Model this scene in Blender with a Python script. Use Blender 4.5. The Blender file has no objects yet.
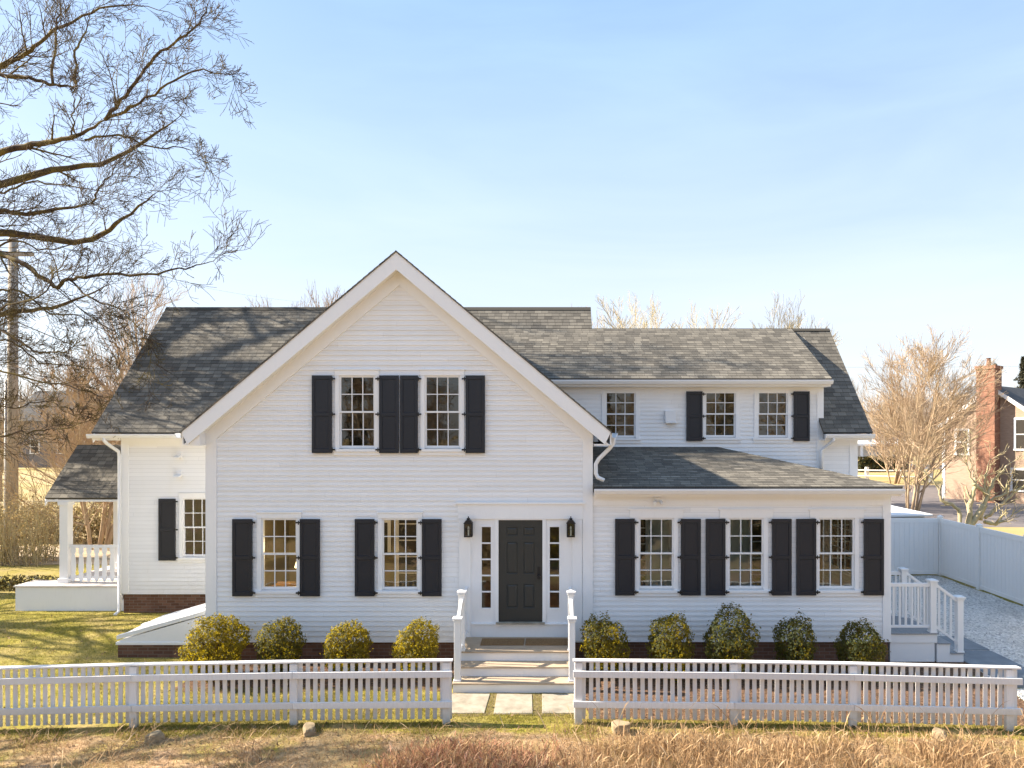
import bpy, bmesh, math, random
from mathutils import Vector, Matrix, noise
R = math.radians
scn = bpy.context.scene
COL = scn.collection
CAMY, CAMZ, F, PX, PY = -13.9, 4.7, 682.667, 550.0, 432.0
V = Vector

def P(px, py, d):
    """world point seen at a photo pixel, d metres in front of the camera plane"""
    return V(((px - PX) * d / F, d + CAMY, CAMZ - (py - PY) * d / F))

EL, AZ = R(34.2), R(5.0)
to_sun = V((-math.cos(EL) * math.cos(AZ), math.cos(EL) * math.sin(AZ), math.sin(EL)))

def smooth(a, b, x):
    t = max(0.0, min(1.0, (x - a) / (b - a)))
    return t * t * (3 - 2 * t)

def g(x, y):
    """ground height: the strip along the picket fence falls away to both sides"""
    xx = max(-11.0, min(11.0, x + .6))
    w = 1 - smooth(-2.3, -.9, y)
    return -.0018 * xx * xx * w + .11 * smooth(.5, 3.2, y) * (1 - smooth(-9.2, -7.5, x))

# ------------------------------------------------------------------ mesh helpers
class MB:
    def __init__(s): s.v = []; s.f = []; s.uv = None; s.sm = False
    def add(s, vs, fs):
        o = len(s.v); s.v.extend(vs); s.f.extend([tuple(i + o for i in f) for f in fs]); return s
    def quad(s, a, b, c, d): return s.add([a, b, c, d], [(0, 1, 2, 3)])
    def box(s, x0, x1, y0, y1, z0, z1):
        vs = [(x, y, z) for x in (x0, x1) for y in (y0, y1) for z in (z0, z1)]
        return s.add(vs, [(0, 1, 3, 2), (4, 6, 7, 5), (0, 4, 5, 1), (2, 3, 7, 6), (0, 2, 6, 4), (1, 5, 7, 3)])
    def prism(s, poly, axis, a, b):
        """polygon in the two axes that remain, extruded along axis from a to b"""
        def pt(p, t):
            if axis == 'y': return (p[0], t, p[1])
            if axis == 'x': return (t, p[0], p[1])
            return (p[0], p[1], t)
        n = len(poly)
        vs = [pt(p, a) for p in poly] + [pt(p, b) for p in poly]
        fs = [tuple(range(n)), tuple(range(2 * n - 1, n - 1, -1))]
        fs += [(i, i + n, (i + 1) % n + n, (i + 1) % n) for i in range(n)]
        return s.add(vs, fs)
    def tube(s, pts, rad, n=6, cap=True):
        o = len(s.v); m = len(pts)
        pts = [V(p) for p in pts]
        if not hasattr(rad, '__len__'): rad = [rad] * m
        t0 = (pts[1] - pts[0]).normalized()
        ref = V((0, 0, 1)) if abs(t0.z) < .8 else V((1, 0, 0))
        u = t0.cross(ref).normalized()
        for i in range(m):
            t = (pts[min(i + 1, m - 1)] - pts[max(i - 1, 0)])
            if t.length < 1e-9: t = t0
            t.normalize()
            u = (u - t * u.dot(t))
            if u.length < 1e-6: u = t.cross(V((1, .3, .2)))
            u.normalize(); w = t.cross(u)
            for k in range(n):
                a = 2 * math.pi * k / n
                q = pts[i] + (u * math.cos(a) + w * math.sin(a)) * rad[i]
                s.v.append((q.x, q.y, q.z))
        for i in range(m - 1):
            for k in range(n):
                a = o + i * n + k; b = o + i * n + (k + 1) % n
                s.f.append((a, b, b + n, a + n))
        if cap:
            s.f.append(tuple(o + k for k in range(n - 1, -1, -1)))
            s.f.append(tuple(o + (m - 1) * n + k for k in range(n)))
        return s
    def lathe(s, prof, c, n=16):
        o = len(s.v); m = len(prof)
        for r, z in prof:
            for k in range(n):
                a = 2 * math.pi * k / n
                s.v.append((c[0] + r * math.cos(a), c[1] + r * math.sin(a), c[2] + z))
        for i in range(m - 1):
            for k in range(n):
                a = o + i * n + k; b = o + i * n + (k + 1) % n
                s.f.append((a, b, b + n, a + n))
        s.f.append(tuple(o + k for k in range(n - 1, -1, -1)))
        s.f.append(tuple(o + (m - 1) * n + k for k in range(n)))
        return s

def obj(name, mb, mat, parent=None, smooth_=False, bevel=0, loc=None, recalc=True):
    me = bpy.data.meshes.new(name)
    me.from_pydata([tuple(v) for v in mb.v], [], mb.f)
    if mb.uv:
        l = me.uv_layers.new(name='uv')
        flat = []
        for f in mb.uv:
            for q in f: flat.extend(q)
        l.data.foreach_set('uv', flat)
    if recalc and len(mb.f) < 3000:
        b = bmesh.new(); b.from_mesh(me); bmesh.ops.recalc_face_normals(b, faces=b.faces); b.to_mesh(me); b.free()
    me.materials.append(mat)
    if smooth_: me.polygons.foreach_set('use_smooth', [True] * len(me.polygons))
    o = bpy.data.objects.new(name, me); COL.objects.link(o)
    if parent: o.parent = parent
    if loc is not None: o.location = loc
    if bevel:
        m = o.modifiers.new('b', 'BEVEL'); m.width = bevel; m.segments = 2; m.limit_method = 'ANGLE'; m.angle_limit = R(40)
    return o

def tag(o, label, cat, group=None):
    o['label'] = label; o['category'] = cat
    if group: o['group'] = group
    return o
def struct(o): o['kind'] = 'structure'; return o
def stuff(o, label=None, cat=None):
    o['kind'] = 'stuff'
    if label: o['label'] = label; o['category'] = cat
    return o
def thing(name, label, cat, loc=(0, 0, 0), group=None, rz=0):
    o = bpy.data.objects.new(name, None); COL.objects.link(o); o.location = loc; o.rotation_euler = (0, 0, rz)
    return tag(o, label, cat, group)
def copy_tree(o, parent=None):
    c = o.copy(); COL.objects.link(c)
    if parent: c.parent = parent
    for ch in list(o.children): copy_tree(ch, c)
    return c

# ------------------------------------------------------------------ materials
def mat(name, rgb, rough=.6, spec=.3, metal=0):
    m = bpy.data.materials.new(name); m.use_nodes = True
    b = m.node_tree.nodes['Principled BSDF']
    b.inputs['Base Color'].default_value = (*rgb, 1); b.inputs['Roughness'].default_value = rough
    b.inputs['Specular IOR Level'].default_value = spec; b.inputs['Metallic'].default_value = metal
    return m
class N:
    def __init__(s, m): s.t = m.node_tree; s.b = s.t.nodes['Principled BSDF']
    def n(s, k, **kw):
        x = s.t.nodes.new(k)
        for a, b in kw.items():
            if hasattr(x, a) and not a[0].isupper(): setattr(x, a, b)
            else: x.inputs[a.replace('_', ' ')].default_value = b
        return x
    def l(s, a, b): s.t.links.new(a, b)
    def ramp(s, fac, stops):
        r = s.n('ShaderNodeValToRGB'); e = r.color_ramp.elements
        while len(e) < len(stops): e.new(.5)
        for q, (p, c) in zip(e, stops): q.position = p; q.color = (*c, 1) if len(c) == 3 else c
        s.l(fac, r.inputs[0]); return r.outputs[0]
    def mix(s, fac, a, b, mode='MIX'):
        x = s.n('ShaderNodeMix', data_type='RGBA', blend_type=mode)
        for sock, val in ((x.inputs[0], fac), (x.inputs[6], a), (x.inputs[7], b)):
            if isinstance(val, bpy.types.NodeSocket): s.l(val, sock)
            elif isinstance(val, (int, float)): sock.default_value = val
            else: sock.default_value = (*val, 1)
        return x.outputs[2]
    def noise(s, scale, detail=4, vec=None, rough=.6):
        x = s.n('ShaderNodeTexNoise', Scale=scale, Detail=detail, Roughness=rough)
        s.l(vec if vec else s.coord(), x.inputs['Vector']); return x.outputs[0]
    def coord(s):
        if not hasattr(s, 'tc'): s.tc = s.n('ShaderNodeTexCoord')
        return s.tc.outputs['Object']
    def map(s, vec, scale=(1, 1, 1), rot=(0, 0, 0)):
        x = s.n('ShaderNodeMapping'); x.inputs['Scale'].default_value = scale; x.inputs['Rotation'].default_value = rot
        s.l(vec, x.inputs[0]); return x.outputs[0]
    def rowshift(s, uv, rowh, amp):
        sx = s.n('ShaderNodeSeparateXYZ'); s.l(uv, sx.inputs[0])
        d = s.n('ShaderNodeMath', operation='DIVIDE'); s.l(sx.outputs[1], d.inputs[0]); d.inputs[1].default_value = rowh
        fl = s.n('ShaderNodeMath', operation='FLOOR'); s.l(d.outputs[0], fl.inputs[0])
        wn = s.n('ShaderNodeTexWhiteNoise', noise_dimensions='1D'); s.l(fl.outputs[0], wn.inputs['W'])
        ma = s.n('ShaderNodeMath', operation='MULTIPLY_ADD'); s.l(wn.outputs[0], ma.inputs[0]); ma.inputs[1].default_value = amp; s.l(sx.outputs[0], ma.inputs[2])
        cb = s.n('ShaderNodeCombineXYZ'); s.l(ma.outputs[0], cb.inputs[0]); s.l(sx.outputs[1], cb.inputs[1]); return cb.outputs[0]
    def color(s, c): s.l(c, s.b.inputs['Base Color'])
    def bump(s, h, st=.3, dist=.01):
        x = s.n('ShaderNodeBump', Strength=st, Distance=dist); s.l(h, x.inputs['Height']); s.l(x.outputs[0], s.b.inputs['Normal'])

def noisy(name, stops, scale, rough=.8, spec=.2, detail=5, bump=0, mapscale=(1, 1, 1)):
    m = mat(name, (.5, .5, .5), rough, spec); n = N(m)
    v = n.map(n.coord(), mapscale)
    f = n.noise(scale, detail, v); n.color(n.ramp(f, stops))
    if bump: n.bump(f, bump)
    return m

M = {}
def mk_clap(name, rgb):
    m = mat(name, rgb, .55, .3); n = N(m)
    uv = n.n('ShaderNodeUVMap', uv_map='uv').outputs[0]
    br = n.n('ShaderNodeTexBrick', offset=.43, Scale=1.0, Mortar_Size=.0035, Brick_Width=3.4, Row_Height=.102); n.l(n.rowshift(uv, .102, 9.0), br.inputs['Vector'])
    br.inputs['Color1'].default_value = (*[c * .955 for c in rgb], 1); br.inputs['Color2'].default_value = (*[c * 1.02 for c in rgb], 1); br.inputs['Mortar'].default_value = (*[c * .80 for c in rgb], 1)
    f = n.noise(5, 5, n.map(uv, (.35, 6, 1))); c = n.mix(n.ramp(f, [(.5, (0, 0, 0)), (.8, (.35, .35, .35))]), br.outputs[0], tuple(x * .87 for x in rgb))
    f3 = n.noise(1.2, 6, n.map(uv, (2.2, .5, 1))); c = n.mix(n.ramp(f3, [(.52, (0, 0, 0)), (.75, (.3, .3, .3))]), c, (rgb[0] * .9, rgb[1] * .875, rgb[2] * .82))
    sx = n.n('ShaderNodeSeparateXYZ'); n.l(n.coord(), sx.inputs[0])
    mr = n.n('ShaderNodeMapRange'); n.l(sx.outputs[2], mr.inputs[0]); mr.inputs[1].default_value = 1.0; mr.inputs[2].default_value = .42; mr.inputs[3].default_value = 0; mr.inputs[4].default_value = .55
    mu = n.n('ShaderNodeMath', operation='MULTIPLY'); n.l(mr.outputs[0], mu.inputs[0]); n.l(n.noise(9, 6), mu.inputs[1])
    c = n.mix(mu.outputs[0], c, (.50, .45, .37)); n.color(c); n.bump(f, .15, .004); return m
def mk_fence(name, rgb):
    m = mat(name, rgb, .65, .25); n = N(m)
    oi = n.n('ShaderNodeObjectInfo'); f = n.noise(9, 5, n.map(n.coord(), (6, 6, .5)))
    c = n.mix(oi.outputs['Random'], tuple(x * .90 for x in rgb), tuple(min(1, x * 1.05) for x in rgb))
    c = n.mix(n.ramp(f, [(.45, (0, 0, 0)), (.8, (.55, .55, .55))]), c, (rgb[0] * .82, rgb[1] * .79, rgb[2] * .74))
    sx = n.n('ShaderNodeSeparateXYZ'); n.l(n.coord(), sx.inputs[0])
    mr = n.n('ShaderNodeMapRange'); n.l(sx.outputs[2], mr.inputs[0]); mr.inputs[1].default_value = .34; mr.inputs[2].default_value = .0; mr.inputs[3].default_value = 0; mr.inputs[4].default_value = 1.0
    mu = n.n('ShaderNodeMath', operation='MULTIPLY'); n.l(mr.outputs[0], mu.inputs[0]); n.l(n.noise(14, 5), mu.inputs[1])
    c = n.mix(mu.outputs[0], c, (.34, .31, .20)); n.color(c); n.bump(f, .2, .003); return m
def mk_paint(name, rgb, amt=.05, rough=.5):
    m = mat(name, rgb, rough, .35); n = N(m)
    f = n.noise(.7, 6); f2 = n.noise(14, 3, n.map(n.coord(), (1, 1, .25)))
    c = n.mix(f, tuple(c * (1 - amt) for c in rgb), tuple(min(1, c * (1 + amt * .5)) for c in rgb))
    c = n.mix(n.ramp(f2, [(.55, (0, 0, 0)), (.8, (.25, .25, .25))]), c, tuple(c * .85 for c in rgb))
    n.color(c); return m
M['white'] = mk_paint('white_paint', (.80, .80, .80), .05)
M['clap'] = mk_clap('clapboard_paint', (.85, .85, .85))
M['trim'] = mk_paint('trim_paint', (.86, .86, .86), .03, .45)
M['fence'] = mk_fence('fence_paint', (.77, .75, .735))
M['vinyl'] = mk_paint('vinyl', (.80, .79, .77), .03, .4)
M['greyroom'] = mk_paint('grey_green_paint', (.74, .78, .74), .03, .8)
M['palefloor'] = mat('pale_floor', (.55, .5, .42), .5)
M['shutter'] = mk_paint('shutter_paint', (.020, .023, .031), .2, .42)
M['iron'] = mat('black_iron', (.012, .012, .014), .45, .4)
M['door'] = mk_paint('door_paint', (.040, .042, .040), .15, .38)
M['room_shade'] = mat('shade_panel', (.03, .027, .022), .6)
M['screen'] = mat('shutter_mesh', (.03, .033, .04), .5)
M['bulb'] = mat('candle_bulb', (.8, .78, .7), .3)
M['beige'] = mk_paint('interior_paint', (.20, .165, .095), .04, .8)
M['intfloor'] = noisy('oak_floor', [(.3, (.20, .11, .05)), (.7, (.34, .2, .09))], 3, .4, mapscale=(1, 8, 1))
M['deck'] = noisy('deck_boards', [(.3, (.36, .275, .195)), (.7, (.48, .385, .28))], 6, .7, mapscale=(1, 12, 1))
M['greydeck'] = noisy('grey_deck', [(.3, (.25, .26, .27)), (.7, (.34, .35, .36))], 6, .7, mapscale=(12, 1, 1))
M['pinkdeck'] = noisy('painted_porch_floor', [(.3, (.52, .47, .44)), (.7, (.62, .57, .53))], 5, .6)
M['mat'] = noisy('coir', [(.3, (.16, .09, .04)), (.7, (.27, .17, .08))], 40, .95, bump=.6)
M['stone'] = noisy('flagstone', [(.25, (.22, .19, .145)), (.5, (.33, .295, .235)), (.75, (.42, .38, .31))], 5, .9, .1, 8, .4)
M['bluestone'] = noisy('bluestone', [(.25, (.13, .15, .17)), (.75, (.25, .27, .29))], 1.6, .8, bump=.2)
M['rock'] = noisy('fieldstone', [(.25, (.20, .15, .09)), (.75, (.46, .36, .23))], 6, .9, bump=.5)
M['pole'] = noisy('weathered_pole', [(.3, (.25, .21, .17)), (.7, (.42, .37, .31))], 5, .9, mapscale=(6, 6, .4))
M['wire'] = mat('wire', (.12, .12, .12), .6)

def mk_glass():
    m = mat('window_glass', (1, 1, 1)); n = N(m); t = m.node_tree
    t.nodes.remove(n.b); out = [x for x in t.nodes if x.type == 'OUTPUT_MATERIAL'][0]
    tr = n.n('ShaderNodeBsdfTransparent'); tr.inputs[0].default_value = (.78, .82, .79, 1)
    gl = n.n('ShaderNodeBsdfGlossy', Roughness=.0); gl.inputs[0].default_value = (.95, .97, .95, 1)
    lw = n.n('ShaderNodeFresnel'); lw.inputs[0].default_value = 1.5
    ad = n.n('ShaderNodeMath', operation='ADD'); n.l(lw.outputs[0], ad.inputs[0]); ad.inputs[1].default_value = .045
    bp = n.n('ShaderNodeBump', Strength=.12, Distance=.02)
    n.l(n.noise(3.0, 1), bp.inputs['Height']); n.l(bp.outputs[0], gl.inputs['Normal'])
    mx = n.n('ShaderNodeMixShader'); n.l(ad.outputs[0], mx.inputs[0]); n.l(tr.outputs[0], mx.inputs[1]); n.l(gl.outputs[0], mx.inputs[2])
    n.l(mx.outputs[0], out.inputs[0]); return m
M['glass'] = mk_glass()

def mk_shingle(name, c1, c2, c3):
    m = mat(name, c1, .92, .15); n = N(m)
    uv = n.n('ShaderNodeUVMap', uv_map='uv').outputs[0]
    br = n.n('ShaderNodeTexBrick', offset=.37, Scale=1.0, Mortar_Size=.006, Mortar_Smooth=.4, Bias=.0, Brick_Width=.21, Row_Height=.14)
    n.l(n.rowshift(uv, .14, 5.0), br.inputs['Vector']); br.inputs['Color1'].default_value = (*c1, 1); br.inputs['Color2'].default_value = (*c2, 1)
    br.inputs['Mortar'].default_value = (*[c * .35 for c in c1], 1)
    b2 = n.n('ShaderNodeTexBrick', offset=.61, Scale=1.0, Mortar_Size=.0, Bias=-.15, Brick_Width=.27, Row_Height=.14)
    n.l(n.rowshift(uv, .14, 3.0), b2.inputs['Vector']); b2.inputs['Color1'].default_value = (.68, .68, .68, 1); b2.inputs['Color2'].default_value = (1.2, 1.2, 1.18, 1)
    brc = n.mix(.85, br.outputs[0], b2.outputs[0], 'MULTIPLY')
    f = n.noise(1.1, 4, uv); f2 = n.noise(60, 3, uv)
    c = n.mix(n.ramp(f, [(.35, (0, 0, 0)), (.7, (.22, .22, .22))]), brc, c3)
    c = n.mix(.25, c, n.ramp(f2, [(.3, tuple(x * .5 for x in c1)), (.7, tuple(x * 1.5 for x in c2))]))
    st = n.noise(1.0, 3, n.map(uv, (2.2, .15, 1)))
    c = n.mix(n.ramp(st, [(.5, (0, 0, 0)), (.75, (.16, .16, .16))]), c, tuple(x * .55 for x in c1))
    n.color(c); n.bump(f2, .35, .004); return m
M['shingle'] = mk_shingle('asphalt_shingle', (.076, .071, .064), (.24, .218, .183), (.145, .132, .110))

def mk_brick(name, a, b, mortar, sc=1):
    m = mat(name, a, .9, .15); n = N(m)
    sx = n.n('ShaderNodeSeparateXYZ'); n.l(n.coord(), sx.inputs[0])
    ad = n.n('ShaderNodeMath', operation='ADD'); n.l(sx.outputs[0], ad.inputs[0]); n.l(sx.outputs[1], ad.inputs[1])
    cb = n.n('ShaderNodeCombineXYZ'); n.l(ad.outputs[0], cb.inputs[0]); n.l(sx.outputs[2], cb.inputs[1])
    br = n.n('ShaderNodeTexBrick', Scale=sc, Mortar_Size=.006, Brick_Width=.21, Row_Height=.072)
    n.l(cb.outputs[0], br.inputs['Vector'])
    br.inputs['Color1'].default_value = (*a, 1); br.inputs['Color2'].default_value = (*b, 1); br.inputs['Mortar'].default_value = (*mortar, 1)
    c = n.mix(n.ramp(n.noise(2.5, 4), [(.4, (0, 0, 0)), (.8, (.5, .5, .5))]), br.outputs[0], tuple(x * .6 for x in a))
    n.color(c); n.bump(br.outputs[1], -.5, .008); return m
M['brick'] = mk_brick('brick', (.12, .06, .04), (.20, .105, .07), (.19, .15, .12))
M['brick_pink'] = mk_brick('brick_pale', (.20, .085, .055), (.33, .155, .10), (.34, .25, .19))

def mk_leaf(name, stops, trans=.35, rough=.5, tcol=None):
    m = mat(name, (.1, .1, .1), rough, .35); n = N(m); t = m.node_tree
    ge = n.n('ShaderNodeNewGeometry')
    c = n.ramp(ge.outputs['Random Per Island'], stops); n.color(c)
    tl = n.n('ShaderNodeBsdfTranslucent'); n.l(n.mix(.8 if tcol else .5, c, tcol or stops[-1][1]), tl.inputs[0])
    mx = n.n('ShaderNodeMixShader'); mx.inputs[0].default_value = trans
    out = [x for x in t.nodes if x.type == 'OUTPUT_MATERIAL'][0]
    n.l(n.b.outputs[0], mx.inputs[1]); n.l(tl.outputs[0], mx.inputs[2]); n.l(mx.outputs[0], out.inputs[0]); return m
M['box'] = mk_leaf('shrub_leaf', [(0, (.016, .029, .007)), (.55, (.040, .054, .010)), (.9, (.080, .085, .011)), (1, (.13, .125, .013))], .42, .55, (.80, .60, .02))
M['box_shaded'] = mk_leaf('shaded_shrub_leaf', [(0, (.010, .020, .007)), (.6, (.022, .036, .010)), (.95, (.045, .058, .012)), (1, (.12, .11, .013))], .30, .65, (.70, .54, .02))  # darker leaf copy, shade put into its colour for shrubs out of the sun
M['straw'] = mk_leaf('dry_grass', [(0, (.18, .10, .045)), (.4, (.36, .225, .11)), (.75, (.48, .325, .175)), (1, (.60, .44, .27))], .3, .8)
M['russet'] = mk_leaf('russet_grass', [(0, (.26, .11, .06)), (.5, (.42, .205, .12)), (1, (.56, .34, .22))], .3, .8)
M['grass'] = mk_leaf('lawn_grass', [(0, (.10, .115, .012)), (.5, (.21, .20, .022)), (.8, (.33, .28, .05)), (1, (.46, .37, .14))], .4, .7)
M['hedge'] = mk_leaf('hedge_leaf', [(0, (.09, .065, .025)), (.5, (.22, .165, .055)), (.8, (.36, .26, .10)), (1, (.46, .36, .19))], .3, .8)
M['ivy'] = mk_leaf('ivy_leaf', [(0, (.02, .025, .01)), (.6, (.055, .06, .018)), (1, (.19, .13, .04))], .2, .6)
M['dryleaf'] = mk_leaf('dry_leaf', [(0, (.22, .15, .06)), (.5, (.36, .26, .11)), (1, (.5, .38, .19))], .3, .8)
M['needle'] = mk_leaf('conifer', [(0, (.02, .025, .014)), (1, (.06, .055, .03))], .1, .7)

def mk_bark(name, a, b, lichen, amt):
    m = mat(name, a, .9, .15); n = N(m)
    c = n.ramp(n.noise(3, 5, n.map(n.coord(), (3, 3, 1))), [(.3, a), (.7, b)])
    c = n.mix(n.ramp(n.noise(2.2, 6), [(.45, (0, 0, 0)), (.62, (amt,) * 3)]), c, lichen)
    n.color(c); return m
M['bark'] = mk_bark('grey_bark', (.048, .035, .027), (.12, .086, .06), (.20, .155, .045), .75)
M['woods'] = mk_bark('woods_bark', (.26, .20, .145), (.38, .30, .22), (.34, .28, .18), .3)
M['bark_tan'] = mk_bark('tan_bark', (.26, .19, .12), (.44, .34, .23), (.30, .25, .12), .4)
M['bark_pink'] = mk_bark('pinkish_bark', (.34, .245, .165), (.50, .375, .26), (.46, .38, .24), .4)
M['bark_pale'] = mk_bark('pale_bark', (.30, .24, .15), (.52, .44, .30), (.40, .36, .17), .5)

def mk_ground():
    m = mat('ground', (.2, .2, .1), .95, .1); n = N(m)
    co = n.coord(); sx = n.n('ShaderNodeSeparateXYZ'); n.l(co, sx.inputs[0])
    f = n.noise(.8, 6); f2 = n.noise(9, 5); f3 = n.noise(.12, 3)
    lawn = n.ramp(f2, [(.25, (.14, .13, .02)), (.5, (.25, .215, .04)), (.75, (.37, .30, .09))])
    straw = n.ramp(f2, [(.25, (.19, .12, .065)), (.5, (.38, .25, .145)), (.75, (.53, .375, .24))])
    far = n.ramp(f3, [(.35, (.33, .265, .10)), (.65, (.44, .335, .18))])
    mp = n.n('ShaderNodeMapRange'); n.l(sx.outputs[1], mp.inputs[0]); mp.inputs[1].default_value = -3.3; mp.inputs[2].default_value = -2.8
    nz = n.n('ShaderNodeMath', operation='MULTIPLY_ADD'); n.l(n.noise(1.3, 4), nz.inputs[0]); nz.inputs[1].default_value = 1.6; n.l(mp.outputs[0], nz.inputs[2])
    cl = n.n('ShaderNodeMapRange'); n.l(nz.outputs[0], cl.inputs[0]); cl.inputs[1].default_value = .75; cl.inputs[2].default_value = 1.05
    c = n.mix(cl.outputs[0], straw, lawn)
    dry = n.ramp(f, [(.42, (0, 0, 0)), (.66, (.7, .7, .7))]); c = n.mix(dry, c, (.33, .25, .12))
    mf = n.n('ShaderNodeMapRange'); n.l(sx.outputs[1], mf.inputs[0]); mf.inputs[1].default_value = 8; mf.inputs[2].default_value = 16
    c = n.mix(mf.outputs[0], c, far)
    n.color(c); n.bump(f2, .8, .04); return m
M['ground'] = mk_ground()
def mk_gravel():
    m = mat('gravel', (.5, .5, .5), .9, .2); n = N(m)
    vo = n.n('ShaderNodeTexVoronoi', Scale=24.0); n.l(n.coord(), vo.inputs['Vector'])
    c = n.ramp(vo.outputs['Color'], [(.05, (.28, .28, .28)), (.4, (.62, .60, .57)), (.9, (.82, .79, .74))])
    c = n.mix(n.ramp(n.noise(1.2, 5), [(.35, (0, 0, 0)), (.8, (.45, .45, .45))]), c, (.34, .30, .25))
    n.color(c); n.bump(vo.outputs['Distance'], .9, .04); return m
M['gravel'] = mk_gravel()
M['mulch'] = noisy('mulch', [(.3, (.03, .02, .015)), (.5, (.12, .072, .046)), (.72, (.27, .165, .105))], 22, .95, .1, 4, .9)
M['asphalt'] = noisy('asphalt', [(.3, (.13, .115, .115)), (.7, (.19, .17, .165))], 2, .9, .2, 8, .2)
M['drive'] = noisy('pale_drive', [(.3, (.30, .235, .16)), (.7, (.45, .36, .25))], 4, .95, .1)

# ------------------------------------------------------------------ courses (clapboards, shingles)
def courses(poly, O, U, Vv, Nn, exp, lip, holes=(), closed=True, v_start=None):
    """lapped courses over a convex polygon given in (u, v); holes are (u0,u1,v0,v1)"""
    mb = MB(); mb.uv = []
    O, U, Vv, Nn = V(O), V(U), V(Vv), V(Nn)
    vmin = min(p[1] for p in poly); vmax = max(p[1] for p in poly)
    def rng(v):
        v = min(max(v, vmin + 1e-5), vmax - 1e-5); xs = []
        for i in range(len(poly)):
            (u0, v0), (u1, v1) = poly[i], poly[(i + 1) % len(poly)]
            if (v0 - v) * (v1 - v) <= 0 and v0 != v1: xs.append(u0 + (u1 - u0) * (v - v0) / (v1 - v0))
        return (min(xs), max(xs)) if xs else None
    st = vmin if v_start is None else v_start
    k0 = math.floor((vmin - st) / exp + 1e-6)
    br = set([vmin, vmax]); k = k0
    while st + k * exp < vmax - 1e-5:
        if st + k * exp > vmin + 1e-5: br.add(st + k * exp)
        k += 1
    for h in holes: br.add(max(vmin, h[2])); br.add(min(vmax, h[3]))
    for p in poly: br.add(p[1])
    br = sorted(br); b2 = [br[0]]
    for b in br[1:]:
        if b - b2[-1] > 1e-4: b2.append(b)
    def off(v, low):
        fr = ((v - st) / exp) % 1.0
        if fr > .9999 or fr < .0001: fr = 0.0 if low else 1.0
        return lip * (1 - fr)
    def pt(u, v, o): 
        q = O + U * u + Vv * v + Nn * o; return (q.x, q.y, q.z)
    for i in range(len(b2) - 1):
        v0, v1 = b2[i], b2[i + 1]; r0 = rng(v0 + 1e-4); r1 = rng(v1 - 1e-4)
        if not r0 or not r1: continue
        segs = [(r0[0], r0[1], r1[0], r1[1])]
        for h in holes:
            if h[2] < (v0 + v1) / 2 < h[3]:
                ns = []
                for a, b, c, d in segs:
                    if h[1] <= min(a, c) or h[0] >= max(b, d): ns.append((a, b, c, d)); continue
                    if h[0] > max(a, c): ns.append((a, h[0], c, h[0]))
                    if h[1] < min(b, d): ns.append((h[1], b, h[1], d))
                segs = ns
        o0, o1 = off(v0, True), off(v1, False)
        for a, b, c, d in segs:
            if b - a < 1e-4 and d - c < 1e-4: continue
            mb.quad(pt(a, v0, o0), pt(b, v0, o0), pt(d, v1, o1), pt(c, v1, o1))
            mb.uv.append([(a, v0), (b, v0), (d, v1), (c, v1)])
            fr = ((v0 - st) / exp) % 1.0
            if fr > .9999 or fr < .0001:
                mb.quad(pt(a, v0, 0), pt(b, v0, 0), pt(b, v0, o0), pt(a, v0, o0))
                mb.uv.append([(a, v0), (b, v0), (b, v0 + .004), (a, v0 + .004)])
    return mb

def clap_wall(name, poly, y, holes, parent, face='-y', x=0):
    """clapboard wall; '-y' polygons are (x,z), '-x'/'+x' polygons are (y,z)"""
    if face == '-y': args = ((0, y, 0), (1, 0, 0), (0, 0, 1), (0, -1, 0))
    elif face == '+y': args = ((0, y, 0), (1, 0, 0), (0, 0, 1), (0, 1, 0))
    elif face == '-x': args = ((x, 0, 0), (0, 1, 0), (0, 0, 1), (-1, 0, 0))
    else: args = ((x, 0, 0), (0, 1, 0), (0, 0, 1), (1, 0, 0))
    mb = courses(poly, *args, .102, .017, holes)
    return obj(name, mb, M['clap'], parent, recalc=False)

def roof_plane(name, pts, parent, thick=.05, m=None):
    """pts: 3D polygon, first two points are the eave (left to right seen from outside)"""
    pts = [V(p) for p in pts]
    U = (pts[1] - pts[0]).normalized()
    Nn = U.cross(pts[2] - pts[0]).normalized()
    if Nn.z < 0: Nn = -Nn
    Vv = Nn.cross(U)
    if Vv.z < 0: Vv = -Vv
    O = pts[0]
    poly = [((p - O).dot(U), (p - O).dot(Vv)) for p in pts]
    mb = courses(poly, O, U, Vv, Nn, .14, .006)
    n = len(pts); lo = [p - Nn * thick for p in pts]
    base = len(mb.v)
    mb.v.extend([tuple(p) for p in pts] + [tuple(p) for p in lo])
    f = tuple(base + n + i for i in range(n)); mb.f.append(f); mb.uv.append([poly[i] for i in range(n)])
    for i in range(n):
        j = (i + 1) % n
        mb.f.append((base + i, base + j, base + n + j, base + n + i)); mb.uv.append([poly[i], poly[j], poly[j], poly[i]])
    return obj(name, mb, m or M['shingle'], parent, recalc=False)

# ------------------------------------------------------------------ the house
house = thing('house', 'white clapboard house with black shutters, dark front door and grey shingle roofs', 'house', (0, 0, 0))
S0 = F / 13.9
def X0(px): return (px - PX) / S0
def Z0(py): return CAMZ - (py - PY) / S0
Y1 = 3.4
S1 = F / (Y1 - CAMY)
def X1(px): return (px - PX) / S1
def Z1(py): return CAMZ - (py - PY) / S1
GL, GR, GC, ZB = -6.98, .855, -3.0625, .447      # gable block edges, centre, siding bottom
RS, RA = .838, 8.31                              # gable roof slope, apex
EXR = 6.93                                       # right edge of the low wing
ZBL = .62
ML, MR = -10.84, 7.78                            # main block

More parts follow.
